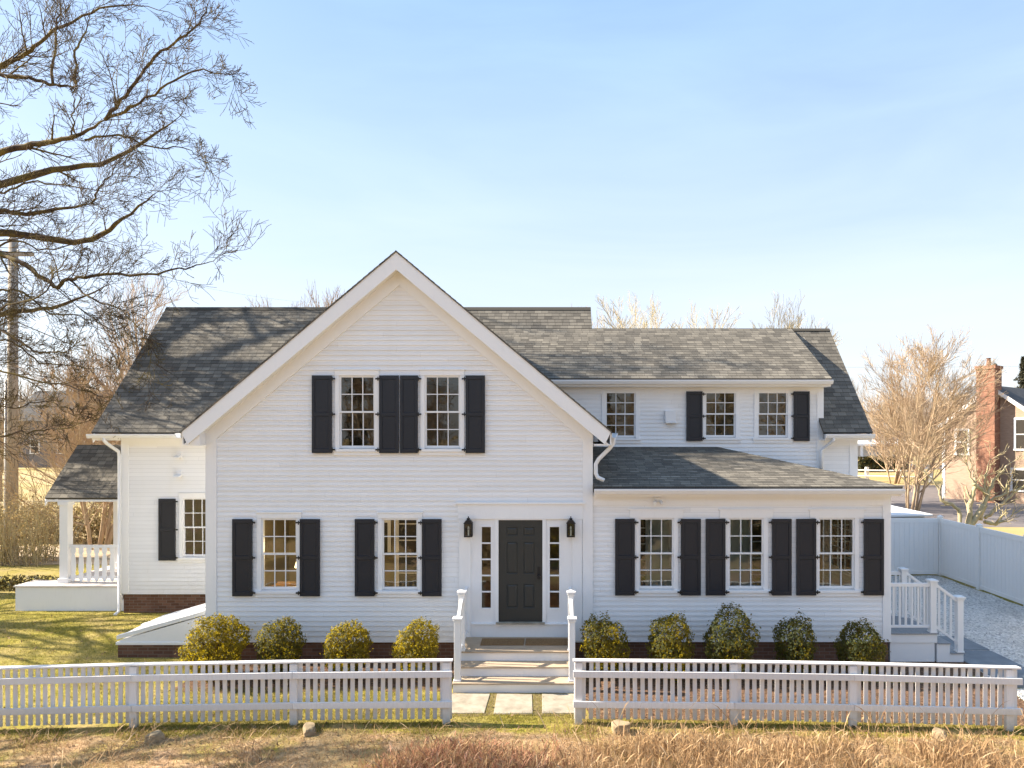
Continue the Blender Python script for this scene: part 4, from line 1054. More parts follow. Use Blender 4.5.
BIG = dict(wob=.17, up=.045, kids=[0, 4, 6, 13, 8], ang=(22, 60), minr=.0056, len=(.42, .78), len3=(.35, .85), seg=.24)
def smooth_path(ctrl, n=6):
    out = []; c = [V(p) for p in ctrl]
    for i in range(len(c) - 1):
        p0, p1, p2, p3 = c[max(i - 1, 0)], c[i], c[i + 1], c[min(i + 2, len(c) - 1)]
        for k in range(n):
            t = k / n
            out.append(.5 * ((2 * p1) + (p2 - p0) * t + (2 * p0 - 5 * p1 + 4 * p2 - p3) * t * t + (3 * p1 - p0 - 3 * p2 + p3) * t ** 3))
    out.append(c[-1]); return out
def limb(mb, rr, ctrl, r0, r1, lev, cfg, L=None, t0=.15, mult=1.0):
    pts = smooth_path(ctrl, 5)
    tot = sum((pts[i + 1] - pts[i]).length for i in range(len(pts) - 1)); amp = .035 if r0 > .04 else .05
    pts = [p + rvec(rr) * amp * (1 if 0 < i < len(pts) - 1 else 0) for i, p in enumerate(pts)]
    n = len(pts) - 1; dirs = [(pts[min(i + 1, n)] - pts[max(i - 1, 0)]).normalized() for i in range(n + 1)]
    rad = [max(.008, (r0 + (r1 - r0) * i / n) * rr.uniform(.92, 1.1) * (1 - .75 * (i / n) ** 5)) for i in range(n + 1)]
    mb.tube(pts, rad, 7 if r0 > .05 else 5)
    for q_ in range(2): grow(mb, rr, pts[-1], (dirs[-1] + rvec(rr) * .35).normalized(), min(1.3, (L or 1) * .8), rad[-1], max(1, lev - 1), cfg)
    spawn(mb, rr, pts, dirs, rad, min((L or tot * .55) * 1.45, 3.6), lev, cfg, t0, mult)

rr = random.Random(21)
TX, TD = -17.6, 19.3
bt = thing('bare_tree', 'large bare tree with crooked lichened limbs reaching over the left roof', 'tree', (TX, TD + CAMY, 0), 'bare deciduous trees')
base = V((TX, TD + CAMY, 0))
def TP(px, py, d): return P(px, py, d) - base
tr_ = MB()
tpts = [V((0, 0, -.2)), V((.1, 0, 1.5)), V((.05, .1, 4)), V((-.1, 0, 6.5)), V((.1, -.1, 9)), V((-.2, 0, 12)), V((.0, .2, 15)), V((.3, 0, 18))]
tr_.tube(smooth_path(tpts, 4), [.48, .43, .4, .38, .36, .35, .34, .33, .32, .31, .30, .29, .28, .27, .26, .25, .24, .22, .20, .18, .16, .15, .13, .12, .10, .09, .08, .07, .06], 12)
obj('trunk', tr_, M['bark'], bt, True)
T = lambda z: V((0, 0, z))
limbs = MB()
LB = [
 ([T(10.0), TP(-30, 170, 18.6), TP(0, 153, 18.2), TP(40, 143, 18), TP(75, 137, 17.8), TP(105, 120, 17.6)], .15, .085, 2, 1.8, .5),
 ([TP(105, 120, 17.6), TP(125, 95, 17.5), TP(150, 62, 17.3), TP(180, 38, 17.2), TP(203, 18, 17.1), TP(212, -8, 17)], .075, .02, 2, 1.5, 1),
 ([TP(108, 118, 17.6), TP(135, 104, 17.4), TP(160, 90, 17.2), TP(200, 70, 17), TP(218, 73, 16.9), TP(232, 74, 16.8)], .06, .014, 2, 1.3, 1),
 ([T(12.3), TP(-20, 80, 18.8), TP(0, 75, 18.6), TP(30, 78, 18.5), TP(55, 85, 18.5), TP(80, 86, 18.4)], .11, .06, 2, 1.4, .7),
 ([TP(76, 84, 18.4), TP(76, 55, 18.4), TP(82, 38, 18.5), TP(90, 14, 18.6)], .06, .02, 2, 1.3, .45),
 ([TP(53, 84, 18.5), TP(54, 50, 18.6), TP(58, 20, 18.6), TP(64, -12, 18.6)], .055, .03, 2, 1.4, .45),
 ([T(12.6), TP(-25, 85, 19.5), TP(5, 64, 19.5), TP(30, 50, 19.4), TP(55, 30, 19.3), TP(100, 9, 19.2), TP(140, 5, 19), TP(182, 18, 19)], .12, .018, 2, 1.9, 1),
 ([T(8.0), TP(-40, 240, 19), TP(-5, 252, 18.8), TP(25, 265, 18.5), TP(55, 286, 18.4), TP(68, 280, 18.3), TP(100, 275, 18.1), TP(150, 274, 17.9), TP(185, 268, 17.7), TP(210, 262, 17.5), TP(226, 252, 17.3)], .13, .016, 2, 2.2, 1.3),
 ([T(9.2), TP(-10, 215, 19.9), TP(25, 214, 20.2), TP(60, 208, 20.3), TP(92, 204, 20.4)], .11, .07, 2, 1.6, .8),
 ([TP(92, 204, 20.4), TP(100, 188, 20.3), TP(115, 170, 20.1), TP(130, 140, 20)], .05, .015, 2, 1.6, 1),
 ([TP(85, 140, 17.8), TP(120, 136, 17.6), TP(150, 145, 17.5), TP(185, 150, 17.3), TP(205, 157, 17.1)], .05, .012, 2, 1.5, 1),
 ([T(7.2), TP(-30, 320, 18), TP(0, 308, 17.6), TP(40, 294, 17.4), TP(60, 268, 17.3), TP(85, 235, 17.2)], .06, .014, 2, 1.4, 1),
 ([T(6.0), TP(-20, 330, 18.9), TP(0, 330, 18.6), TP(20, 342, 18.4), TP(33, 350, 18.3), TP(55, 352, 18.2), TP(70, 350, 18.1), TP(84, 326, 18)], .075, .02, 2, 1.4, 1.2),
 ([T(5.2), TP(-20, 365, 18.9), TP(5, 372, 18.7), TP(60, 385, 18.4), TP(100, 395, 18.1), TP(135, 400, 17.9)], .06, .014, 2, 1.3, 1.2),
 ([TP(72, 137, 17.8), TP(73, 110, 17.8), TP(74, 86, 17.9)], .035, .02, 2, 1.2, .45),
 ([TP(70, 280, 18.3), TP(95, 300, 18), TP(120, 310, 17.8), TP(140, 330, 17.6), TP(152, 350, 17.5)], .045, .012, 2, 1.4, 1.4),
 ([T(6.6), TP(-20, 430, 18.5), TP(20, 432, 18.0), TP(60, 428, 17.8), TP(100, 420, 17.6)], .06, .014, 2, 1.3, 1.2),
 # limbs out of frame that throw the roof shadows
 ([T(9.6), V((-2.5, 1.0, 12)), V((-4, 1.5, 15)), V((-5, 2, 18))], .22, .05, 3, 3, .4),
 ([T(11), V((1.8, 1.6, 12.6)), V((4.0, 2.0, 13.2)), V((6.3, 1.5, 14.3))], .20, .06, 2, 1.2, .2),
 ([T(12), V((-.5, -2, 14)), V((-1.5, -3.5, 16))], .16, .04, 3, 3, .4),
 ([T(10.4), V((1.6, 1.4, 10.7)), V((3.2, 1.8, 10.6)), V((4.6, 1.5, 11.2)), V((5.8, 1.2, 11.9))], .21, .05, 2, 1.2, .15),
 ([T(7.6), V((1.2, 1.3, 8.3)), V((2.6, 1.7, 8.6)), V((4.2, 1.5, 9.2))], .15, .04, 2, 1.2, .2),
]
def above_roof(px, py, t):
    a, b = V((0, CAMY, CAMZ)), P(px, py, 20)
    dv = b - a; k = (zE + ks * (a.y - yE) - a.z) / (dv.z - ks * dv.y)
    return a + dv * k + to_sun * t - base
LB += [
 ([T(10.2), above_roof(135, 400, 10.5), above_roof(175, 372, 11.5), above_roof(225, 352, 12), above_roof(265, 338, 12.5), above_roof(330, 318, 13)], .20, .11, 2, 1.2, .12),
 ([above_roof(262, 339, 12.5), above_roof(250, 322, 12.6), above_roof(246, 300, 12.8)], .12, .09, 2, 1.0, .12),
 ([T(9.4), above_roof(170, 405, 9.8), above_roof(215, 392, 10.6), above_roof(262, 395, 11.6)], .12, .05, 2, 1.0, .15),
 ([T(7.4), TP(-20, 300, 19.5), TP(15, 290, 19.2), TP(50, 312, 19), TP(85, 318, 18.8), TP(118, 335, 18.6)], .06, .02, 2, 1.5, 1.1),
 ([T(6.8), TP(-20, 345, 20), TP(10, 340, 20), TP(40, 362, 19.8), TP(80, 366, 19.6), TP(112, 372, 19.4)], .055, .018, 2, 1.4, 1.1),
 ([T(8.6), TP(-25, 262, 20.4), TP(10, 240, 20.6), TP(45, 250, 20.8), TP(90, 240, 20.8), TP(130, 252, 20.6)], .06, .018, 2, 1.6, 1.1),
 ([T(5.6), TP(-25, 405, 19.6), TP(10, 408, 19.4), TP(45, 402, 19.2), TP(80, 412, 19)], .045, .015, 2, 1.2, 1.0),
 ([T(9.0), TP(-20, 205, 18.6), TP(10, 190, 18.4), TP(45, 182, 18.2), TP(90, 190, 18), TP(140, 196, 17.8)], .06, .016, 2, 1.6, 1.0),
]
for ctrl, r0, r1, lev, L, mult in LB:
    mbl = MB(); limb(mbl, rr, ctrl, r0 * .66, r1 * .7, 3, BIG, L, .1, mult * (1.5 if lev == 2 else 1.3))
    obj('limb', mbl, M['bark'], bt, True, recalc=False)

def tree_mesh(seed, height, cfg, r, lev, nmain, clear=.25, spread=(25, 55), multi=1):
    rr = random.Random(seed); tr = MB(); br = MB()
    for k in range(multi):
        a = rr.uniform(0, 6.28); lean = .0 if multi == 1 else rr.uniform(.1, .35)
        off = V((math.cos(a), math.sin(a), 0)) * (0 if multi == 1 else rr.uniform(.1, .5))
        d = V((math.cos(a) * lean, math.sin(a) * lean, 1)).normalized()
        pts = [off + V((0, 0, -.2))]; dirs = [d]; n = 8; p = off.copy(); dd = d
        for i in range(n):
            dd = (dd + rvec(rr) * .09 + V((0, 0, .03))).normalized(); p = p + dd * height * .8 * rr.uniform(.9, 1.1) / n; pts.append(p.copy()); dirs.append(dd)
        rr_ = r * (1 if multi == 1 else rr.uniform(.5, 1)); rad = [rr_ * (1 - .85 * i / n) for i in range(n + 1)]
        tr.tube(pts, rad, 8)
        c = dict(cfg); c['ang'] = spread; kk = list(cfg['kids']); kk[lev] = nmain; c['kids'] = kk
        # first level spawn with own spread, then cfg
        k_ = int(nmain)
        for j in range(k_):
            t = clear + (1 - clear) * (j + rr.random()) / k_; f = t * n; i = min(n - 1, int(f))
            q_ = pts[i].lerp(pts[i + 1], f - i); side = dirs[i].cross(rvec(rr)).normalized(); a_ = R(rr.uniform(*spread))
            nd = (dirs[i] * math.cos(a_) + side * math.sin(a_)).normalized()
            grow(br, rr, q_, nd, height * rr.uniform(.28, .46) * (1.2 - .7 * t), max(cfg['minr'], rad[i] * rr.uniform(.45, .65)), lev, cfg)
    return tr, br
BG = dict(wob=.13, up=.07, kids=[0, 7, 7, 7], ang=(16, 42), minr=.0075, len=(.42, .72), seg=.6)
def tree_proto(name, label, mt, seed, height, r, lev, nmain, cfg=BG, **kw):
    t = thing(name, label, 'tree', (0, 0, 0), 'bare deciduous trees')
    a, b = tree_mesh(seed, height, cfg, r, lev, nmain, **kw)
    obj('trunk', a, mt, t, True); obj('crown', b, mt, t, False, recalc=False); return t
protoA = tree_proto('bare_tree', 'x', M['bark_tan'], 101, 11, .2, 2, 24)
protoB = tree_proto('bare_tree', 'x', M['bark_pink'], 102, 9, .085, 2, 15, clear=.12, spread=(22, 60), multi=7)
protoC = tree_proto('bare_tree', 'x', M['bark_pink'], 103, 12, .2, 2, 26, clear=.3, spread=(30, 65))
protoD = tree_proto('bare_tree', 'x', M['bark_pale'], 104, 9, .10, 2, 14, clear=.35, spread=(20, 48), multi=4)
protos = dict(A=protoA, B=protoB, C=protoC, D=protoD); used = set()
def plant(kind, px, py_top, d, label, base_h, rz=0, sx=1.0, zrel=0):
    p = protos[kind]
    t = p if kind not in used else copy_tree(p); used.add(kind)
    top = CAMZ - (py_top - PY) * d / F; s = top / base_h
    t.location = ((px - PX) * d / F, d + CAMY, zrel); t.scale = (s * sx, s * sx, s); t.rotation_euler = (0, 0, rz); t['label'] = label
    return t
hA, hB, hC = 11.0, 9.2, 12.0
# right background
plant('B', 908, 328, 40, 'large many-stemmed pinkish bare tree left of the brick chimney', hB, .3, .88)
plant('D', 630, 295, 40, 'bare tree rising behind the dormer ridge, left one of those over the dormer', hB, 1.1, .75)
plant('D', 695, 305, 44, 'bare tree rising behind the dormer ridge, middle one of those over the dormer', hB, 3.0, .8)
plant('D', 785, 304, 46, 'bare tree rising behind the right end of the dormer ridge', hB, 4.4, .75)
plant('C', 330, 276, 33, 'pinkish bare crown rising behind the roof just left of the gable', hC, .5, .8)
plant('C', 290, 290, 38, 'thin bare crown behind the left roof ridge, further from the gable', hC, 2.2, .8)
plant('C', 563, 302, 44, 'bare twig tops just showing over the ridge right of the gable', hC, 4.0, .8)
plant('A', 846, 372, 60, 'slim distant bare tree between the right roof edge and the large bare tree', hA, 2.0, .6)
plant('B', 893, 385, 62, 'low distant pinkish bare tree behind the split rail fence', hB, 1.0, 1.2)
plant('B', 960, 385, 56, 'low bushy bare tree close beside the left wall of the shingled neighbour house', hB, 2.2, 1.0)
# left background
plant('B', 95, 338, 27, 'tan bushy bare tree between the utility pole and the left roof', hB, .4, 1.0)
plant('C', 150, 262, 30, 'tall bare tree with upright twigs behind the left roof edge', hC, 1.4, .62)
plant('B', 120, 395, 38, 'low brown bare tree behind the side porch roof', hB, 3.4, 1.2)
plant('A', 0, 385, 45, 'distant bare tree left of the utility pole across the lawn', hA, .2, 1.1)
plant('A', 70, 380, 55, 'distant bare tree in front of the grey barn', hA, 5.2, 1.0)

# small gnarled fruit tree behind privacy fence
gt = thing('fruit_tree', 'small pale pruned fruit tree with stubby limbs behind the privacy fence', 'tree', P(957, 580, 26).to_tuple() if 0 else ((957 - PX) * 26 / F, 26 + CAMY, 0))
gb_ = V(gt.location); GP = lambda px, py, d=26: P(px, py, d) - gb_
SM = dict(wob=.22, up=.10, kids=[0, 4, 6, 7], ang=(25, 60), minr=.010, len=(.35, .6), seg=.2)
rr = random.Random(77)
gm = MB(); gm.tube(smooth_path([V((0, 0, -.1)), V((.1, 0, .6)), GP(978, 515), GP(984, 505)], 3), [.2, .17, .15, .14, .13, .13, .12, .12, .12, .12], 8)
obj('trunk', gm, M['bark_pale'], gt, True)
for ctrl, r0, r1 in (([V((0, 0, .1)), GP(968, 524), GP(971, 500), GP(975, 486), GP(973, 470)], .11, .06), ([GP(980, 520), GP(986, 500), GP(996, 478), GP(1012, 462)], .09, .04),
                     ([V((0, 0, .5)), GP(958, 510), GP(942, 500), GP(937, 485), GP(922, 470)], .08, .03), ([GP(985, 518), GP(1000, 506), GP(1018, 490), GP(1036, 480)], .07, .03),
                     ([GP(973, 484), GP(982, 490), GP(990, 499)], .07, .05), ([GP(975, 486), GP(968, 470), GP(966, 450)], .04, .02), ([GP(986, 500), GP(984, 480), GP(990, 460)], .05, .02),
                     ([GP(988, 500), GP(1004, 494), GP(1008, 480)], .05, .04), ([GP(985, 522), GP(995, 524), GP(1005, 520)], .07, .06)):
    mm = MB(); limb(mm, rr, ctrl, r0, r1, 2, SM, 1.0, .3, 1.0); obj('limb', mm, M['bark_pale'], gt, True, recalc=False)

# conifers at far right
def conifer(px, py_top, d, w, label, seed):
    rr = random.Random(seed); h = CAMZ - (py_top - PY) * d / F
    t = thing('conifer_tree', label, 'tree', ((px - PX) * d / F, d + CAMY, 0), 'dark evergreens by the neighbour house')
    obj('trunk', MB().tube([(0, 0, -.2), (0, 0, h * .97)], [.2, .03], 6), M['bark'], t)
    m = MB()
    for i in range(5200):
        f = rr.random() ** .8; a = rr.uniform(0, 6.28); k = (.75 + .25 * math.sin(a * 3 + f * 31)) * (.7 + .3 * math.sin(f * 55))
        r = w * (1 - f) ** .8 * k * rr.uniform(.2, 1); z = h * (.12 + .86 * f) - r * .25
        p = V((r * math.cos(a), r * math.sin(a), z)); u = rvec(rr) * .22; v_ = rvec(rr) * .09
        m.add([tuple(p - u), tuple(p + v_), tuple(p + u)], [(0, 1, 2)])
    obj('crown', m, M['needle'], t, recalc=False)
    return t, h
con_proto, con_h = conifer(1023, 355, 60, 2.6, 'dark evergreen tree at the right photo edge behind the neighbour roof', 3)
conifer(995, 362, 62, 2.2, 'dark evergreen peeking out right behind the brick chimney', 4)

# hedges left
def leafmass(name, label, cat, x0, x1, y0, y1, h, n, mt, seed, size=.05, twig=None, nt=0, under=0):
    rr = random.Random(seed); t = thing(name, label, cat, ((x0 + x1) / 2, (y0 + y1) / 2, 0)); m = MB()
    cx, cy = (x0 + x1) / 2, (y0 + y1) / 2
    for i in range(n):
        x = rr.uniform(x0, x1); y = rr.uniform(y0, y1); hh = h * (.62 + .5 * nz(x, y, .9, seed) + .25 * (nz(x, y, 3, seed) - .5))
        edge = min(1, (x - x0) / .5 + .25, (x1 - x) / .5 + .25, (y - y0) / .4 + .2, (y1 - y) / .4 + .2)
        z = hh * edge * (rr.random() ** .6)
        p = V((x - cx, y - cy, z)); l = size * rr.uniform(.5, 1.2); u = rvec(rr) * l; w = u.cross(rvec(rr)).normalized() * l * .5
        m.add([tuple(p - u), tuple(p - w), tuple(p + u), tuple(p + w)], [(0, 1, 2, 3)])
    obj('foliage', m, mt, t, recalc=False)
    if nt:
        b = MB()
        for i in range(nt):
            x = rr.uniform(x0, x1); y = rr.uniform(y0, y1); L = h * rr.uniform(.6, 1.15); d = (V((rr.uniform(-.4, .4), rr.uniform(-.4, .4), 1))).normalized(); p = V((x - cx, y - cy, -.05)); pts = [p]
            for k in range(4): d = (d + rvec(rr) * .18).normalized(); p = p + d * L / 4; pts.append(p)
            b.tube(pts, [.014, .011, .009, .007, .005], 3, cap=False)
        obj('stems', b, twig, t, recalc=False)
    return t
leafmass('hedge', 'tall dry brown hedge beyond the driveway behind the side porch', 'hedge', -33, -11.8, 14.0, 15.6, 1.95, 15000, M['hedge'], 5, .085, M['bark_tan'], 900)
leafmass('ground_hedge', 'low dark leafy hedge left of the side porch base', 'hedge', -22, -14.3, 5.7, 6.7, .5, 5000, M['ivy'], 6, .06, M['bark'], 120)
leafmass('dry_shrub', 'tall straw coloured shrub at the left photo edge by the pole foot', 'shrub', -21.5, -17.4, 9.4, 10.8, 2.6, 2600, M['dryleaf'], 7, .05, M['bark_pale'], 420)
leafmass('dry_shrub', 'pinkish leafy thicket seen between the side porch columns', 'shrub', -15.9, -12.4, 13.45, 13.98, 2.0, 2000, M['hedge'], 8, .05, M['bark_pink'], 380)
leafmass('ground_hedge', 'dark clipped hedge below the far white porch at right', 'hedge', 36, 42, 66, 68, 2.0, 2600, M['ivy'], 9, .25)

# far woods: one mass
def woods(name, spots, seed, mt, hh=(7, 11)):
    rr = random.Random(seed); m = MB(); W = dict(wob=.12, up=.05, kids=[0, 7, 7], ang=(18, 42), minr=.035, len=(.4, .65), seg=2.0)
    for x, y in spots:
        h = rr.uniform(*hh); pts = [V((x, y, -.3)), V((x + rr.uniform(-.4, .4), y, h * .5)), V((x + rr.uniform(-.8, .8), y, h * .85))]
        m.tube(pts, [.16, .11, .05], 4, cap=False)
        for k in range(9):
            t = rr.uniform(.15, 1); p = pts[0].lerp(pts[2], t); a = rr.uniform(0, 6.28); d = V((math.cos(a) * .6, math.sin(a) * .6, 1)).normalized()
            grow(m, rr, p, d, h * rr.uniform(.25, .45), .06, 1, W)
    return stuff(obj(name, m, mt, recalc=False))
rr = random.Random(8)
sp_l = [(rr.uniform(-135, -38), rr.uniform(92, 150)) for _ in range(170)]
sp_r = [(rr.uniform(30, 110), rr.uniform(100, 150)) for _ in range(100)]
sp_m = [(rr.uniform(-40, 40), rr.uniform(120, 150)) for _ in range(50)]
woods('woods', sp_l, 1, M['woods'], (8, 13)); woods('woods', sp_r + sp_m, 2, M['woods'], (7, 11))
# reflected in the panes: the trees across the road behind the viewer
for k, (x, y, kd, s) in enumerate(((-22, -38, 'A', 1.1), (-15, -46, 'C', 1.0), (-9, -36, 'B', 1.0), (-3, -44, 'A', 1.3), (3, -37, 'C', .9), (9, -45, 'B', 1.3), (15, -38, 'A', 1.0), (22, -44, 'C', 1.1), (30, -40, 'B', 1.2), (-30, -44, 'B', 1.3))):
    t = copy_tree(protos[kd]); t.location = (x, y, 0); t.scale = (s, s, s); t.rotation_euler = (0, 0, k * 1.3)
    t['label'] = 'bare tree across the road, mirrored in the front window panes'; t['group'] = 'trees across the road'

for k, (x, y, w_, h_) in enumerate(((-18, -50, 3.0, 13), (-6, -52, 3.4, 15), (6, -50, 3.2, 12), (19, -52, 3.2, 14), (30, -50, 3.5, 13))):
    c = copy_tree(con_proto); c.location = (x, y, 0); zz = h_ / con_h; c.scale = (zz, zz, zz)
    c['label'] = 'dark evergreen across the road, mirrored in the front window panes'; c['group'] = 'evergreens across the road'
scrub = leafmass('roadside_shrub', 'x', 'shrub', -1.1, 1.1, -.9, .9, 1.9, 1500, M['hedge'], 41, .05, M['bark_tan'], 420)
scrub2 = leafmass('roadside_shrub', 'x', 'shrub', -1.0, 1.0, -.9, .9, 1.6, 2600, M['box'], 42, .05, M['bark'], 160)
rr = random.Random(90)
for k in range(26):
    base_ = scrub2 if k % 3 == 1 else scrub
    o = (base_ if k < 2 else copy_tree(base_)); o.location = (-15.5 + k * 1.24 + rr.uniform(-.4, .4), rr.uniform(-14.5, -10.2) if k % 2 else rr.uniform(-19, -15), 0); zz = rr.uniform(.7, 1.15) if k % 2 else rr.uniform(1.0, 1.7)
    o.scale = (zz, zz, zz * rr.uniform(.85, 1.1)); o.rotation_euler = (0, 0, rr.uniform(0, 6))
    o['label'] = 'dark green roadside shrub, seen only mirrored in the lower window panes' if base_ is scrub2 else 'dry roadside shrub, seen only mirrored in the lower window panes'
    o['group'] = 'green shrubs along the roadside' if base_ is scrub2 else 'dry shrubs along the roadside'
# second tree out of frame on the left: its limbs shade the lawn and the verge
t2 = copy_tree(protoC); t2.location = (-21, 3.2, 0); t2.scale = (1.15, 1.15, 1.2); t2.rotation_euler = (0, 0, .8); t2['label'] = 'bare tree beyond the left photo edge, its limb shadows on the lawn'
t3 = copy_tree(protoA); t3.location = (-15.5, -3.6, 0); t3.scale = (.9, .9, 1.05); t3.rotation_euler = (0, 0, 2.8); t3['label'] = 'bare tree beyond the left end of the picket fence, its shadow on the verge'

# ------------------------------------------------------------------ utility pole and wires
up = thing('utility_pole', 'weathered wooden utility pole rising at the left photo edge', 'pole', ((12 - PX) * 25 / F, 25 + CAMY, 0))
ph = CAMZ + (PY - 238) * 25 / F
obj('pole', MB().tube([(0, 0, -.3), (.05, 0, ph)], [.19, .15], 12), M['pole'], up, True)
obj('conduit', MB().tube([(-.17, -.12, 0), (-.15, -.1, 6.6)], .035, 8), M['vinyl'], up, True)
obj('crossarm', MB().box(-.9, .9, -.2, -.1, ph - .7, ph - .58), M['pole'], up)
for x in (-.75, -.3, .35, .75): obj('insulator', MB().lathe([(.02, 0), (.05, .03), (.03, .08), (.045, .1), (.02, .14)], (x, -.15, ph - .58), 8), M['white'], up)
def wire(a, b, sag, label, r=.012):
    a, b = V(a), V(b); pts = []
    for i in range(25):
        t = i / 24; p = a.lerp(b, t); p.z -= sag * 4 * t * (1 - t); pts.append(p - a)
    o = obj('power_line', MB().tube(pts, r, 4), M['wire'], loc=a); tag(o, label, 'wire', 'overhead wires')
pl = V(up.location)
wire(P(720, 366, 70), P(1200, 362, 70), .3, 'thin overhead wire beyond the house, crossing above the large bare tree', .009)
wire(pl + V((.75, -.15, ph - .44)), P(330, 303, 75), .5, 'thin overhead wire running behind the left roof ridge', .005)
wire(pl + V((0, 0, ph - 2.6)), P(-220, 395, 60), .4, 'black cable leaving the pole to the left', .03)
wire(pl + V((0, 0, ph - 3.0)), P(240, 395, 60), .5, 'black cable passing behind the bare tree to the right of the pole', .02)

# ------------------------------------------------------------------ neighbours
M['tan'] = noisy('tan_shingle_siding', [(.3, (.31, .22, .165)), (.7, (.42, .31, .24))], 3, .9, mapscale=(1, 1, 6))
M['greysiding'] = noisy('grey_siding', [(.3, (.15, .14, .14)), (.7, (.22, .2, .2))], 2, .9)
M['darkroof'] = noisy('dark_roof', [(.3, (.07, .07, .075)), (.7, (.12, .115, .11))], 3, .9)
M['darkpane'] = mat('dark_pane', (.05, .045, .04), .15, .6)
def hwindow(par, x, z, w, h, y):
    f = obj('window', MB().box(x - w / 2 - .13, x - w / 2, y - .05, y + .02, z, z + h).box(x + w / 2, x + w / 2 + .13, y - .05, y + .02, z, z + h).box(x - w / 2 - .13, x + w / 2 + .13, y - .055, y + .02, z + h, z + h + .14).box(x - w / 2 - .16, x + w / 2 + .16, y - .08, y + .02, z - .12, z - .001).box(x - w / 2, x + w / 2, y - .03, y - .01, z + h / 2 - .03, z + h / 2 + .03), M['white'], par)
    obj('pane', MB().quad((x - w / 2, y - .008, z), (x + w / 2, y - .008, z), (x + w / 2, y - .008, z + h), (x - w / 2, y - .008, z + h)), M['darkpane'], f, recalc=False)
nd = 46
nh = thing('neighbour_house', 'tan shingled neighbour house with white trim behind the parking lot at right', 'house', ((993 - PX) * nd / F, nd + CAMY, 0), None, R(-52))
hw, he, ha = 3.1, 5.4, 7.85
obj('wall', MB().prism([(-hw, 0), (hw, 0), (hw, he), (0, ha - .15), (-hw, he)], 'y', 0, 9), M['tan'], nh)
for s in (-1, 1):
    obj('roof', MB().prism([(0, ha), (s * (hw + .35), he - .28), (s * (hw + .35), he - .42), (0, ha - .14)], 'y', -.3, 9.3), M['darkroof'], nh)
    obj('rake_board', MB().prism([(0, ha - .02), (s * (hw + .36), he - .30), (s * (hw + .36), he - .58), (0, ha - .32)], 'y', -.34, -.301), M['white'], nh)
    obj('corner_board', MB().box(s * hw - .1 + .0, s * hw + .1, -.03, .1, 0, he - .4), M['white'], nh)
ch = obj('chimney', MB().box(-.68, .42, -.95, .3, 0, 8.9).box(-.75, .49, -1.02, .37, 8.901, 9.12), M['brick_pink'], nh)
obj('chimney_pot', MB().lathe([(.16, 0), (.13, .5), (.16, .55)], (-.15, -.3, 9.121), 10), M['brick'], ch)
hwindow(nh, 1.75, 3.6, .8, 1.9, -.005); hwindow(nh, 1.55, .9, .8, 1.3, -.005); hwindow(nh, -1.9, 3.2, .7, 1.6, -.005)
fh = thing('far_house', 'distant white house with columned porch behind the split rail fence', 'house', P(868, 470, 92).to_tuple()[:2] + (0,))
obj('wall', MB().prism([(-5, 0), (4, 0), (4, 5.6), (-.5, 8), (-5, 5.6)], 'y', 2, 10), M['clap'], fh)
for s in (-1, 1): obj('roof', MB().prism([(-.5, 8.2), (-.5 + s * 5.0, 5.4), (-.5 + s * 5.0, 5.2), (-.5, 8.0)], 'y', 1.5, 10.4), M['darkroof'], fh)
obj('porch_roof', MB().prism([(2, 4.0), (-.6, 3.1), (-.6, 2.85), (2, 3.1)], 'x', -4.8, 6.2), M['white'], fh)
for x in (-4, -1, 2, 3.4, 5.6): obj('porch_column', MB().box(x - .15, x + .15, -.4, -.1, 0, 2.9), M['white'], fh)
gh = thing('barn', 'distant grey gabled barn beyond the lawn left of the house', 'barn', P(62, 470, 88).to_tuple()[:2] + (0,))
obj('wall', MB().prism([(-6, 0), (6, 0), (6, 6.2), (-6, 6.2)], 'y', 0, 8), M['greysiding'], gh)
obj('roof', MB().prism([(-.5, 6.1), (4, 10.2), (8.5, 6.1)], 'x', -6.4, 6.4), M['darkroof'], gh)
for x in (-3.5, 0, 3.5): hwindow(gh, x, 2, 1, 1.6, -.005)
obj('lower_wing', MB().prism([(6.01, 0), (11, 0), (11, 3.4), (6.01, 4.6)], 'y', 1, 7), M['greysiding'], gh)
# split rail fence
sf = thing('split_rail_fence', 'white two-rail fence beside the distant road', 'fence', P(890, 480, 66).to_tuple()[:2] + (0,))
for k in range(4): obj('post', MB().box(-.14, .14, -.14, .14, 0, 1.35), M['white'], sf, loc=(-5.2 + k * 2.6, -k * .8, 0))
for k in range(3):
    for z in (.5, 1.05):
        a = -5.2 + k * 2.6
        obj('rail', MB().tube([(a, -k * .8 - .16, z), (a + 2.6, -(k + 1) * .8 - .16, z)], .08, 6), M['white'], sf)
# small white shed roof behind privacy fence
sd = thing('shed', 'low flat white roofed shed in the sun behind the privacy fence corner', 'shed', (11.0, 11.2, 0))
obj('wall', MB().box(-2.0, 1.75, -1.9, 2.0, 0, 1.8), M['clap'], sd)
obj('roof', MB().prism([(-2.2, 1.86), (1.9, 1.93), (1.9, 1.86), (-2.2, 1.79)], 'y', -2.1, 2.2), M['white'], sd, bevel=.01)

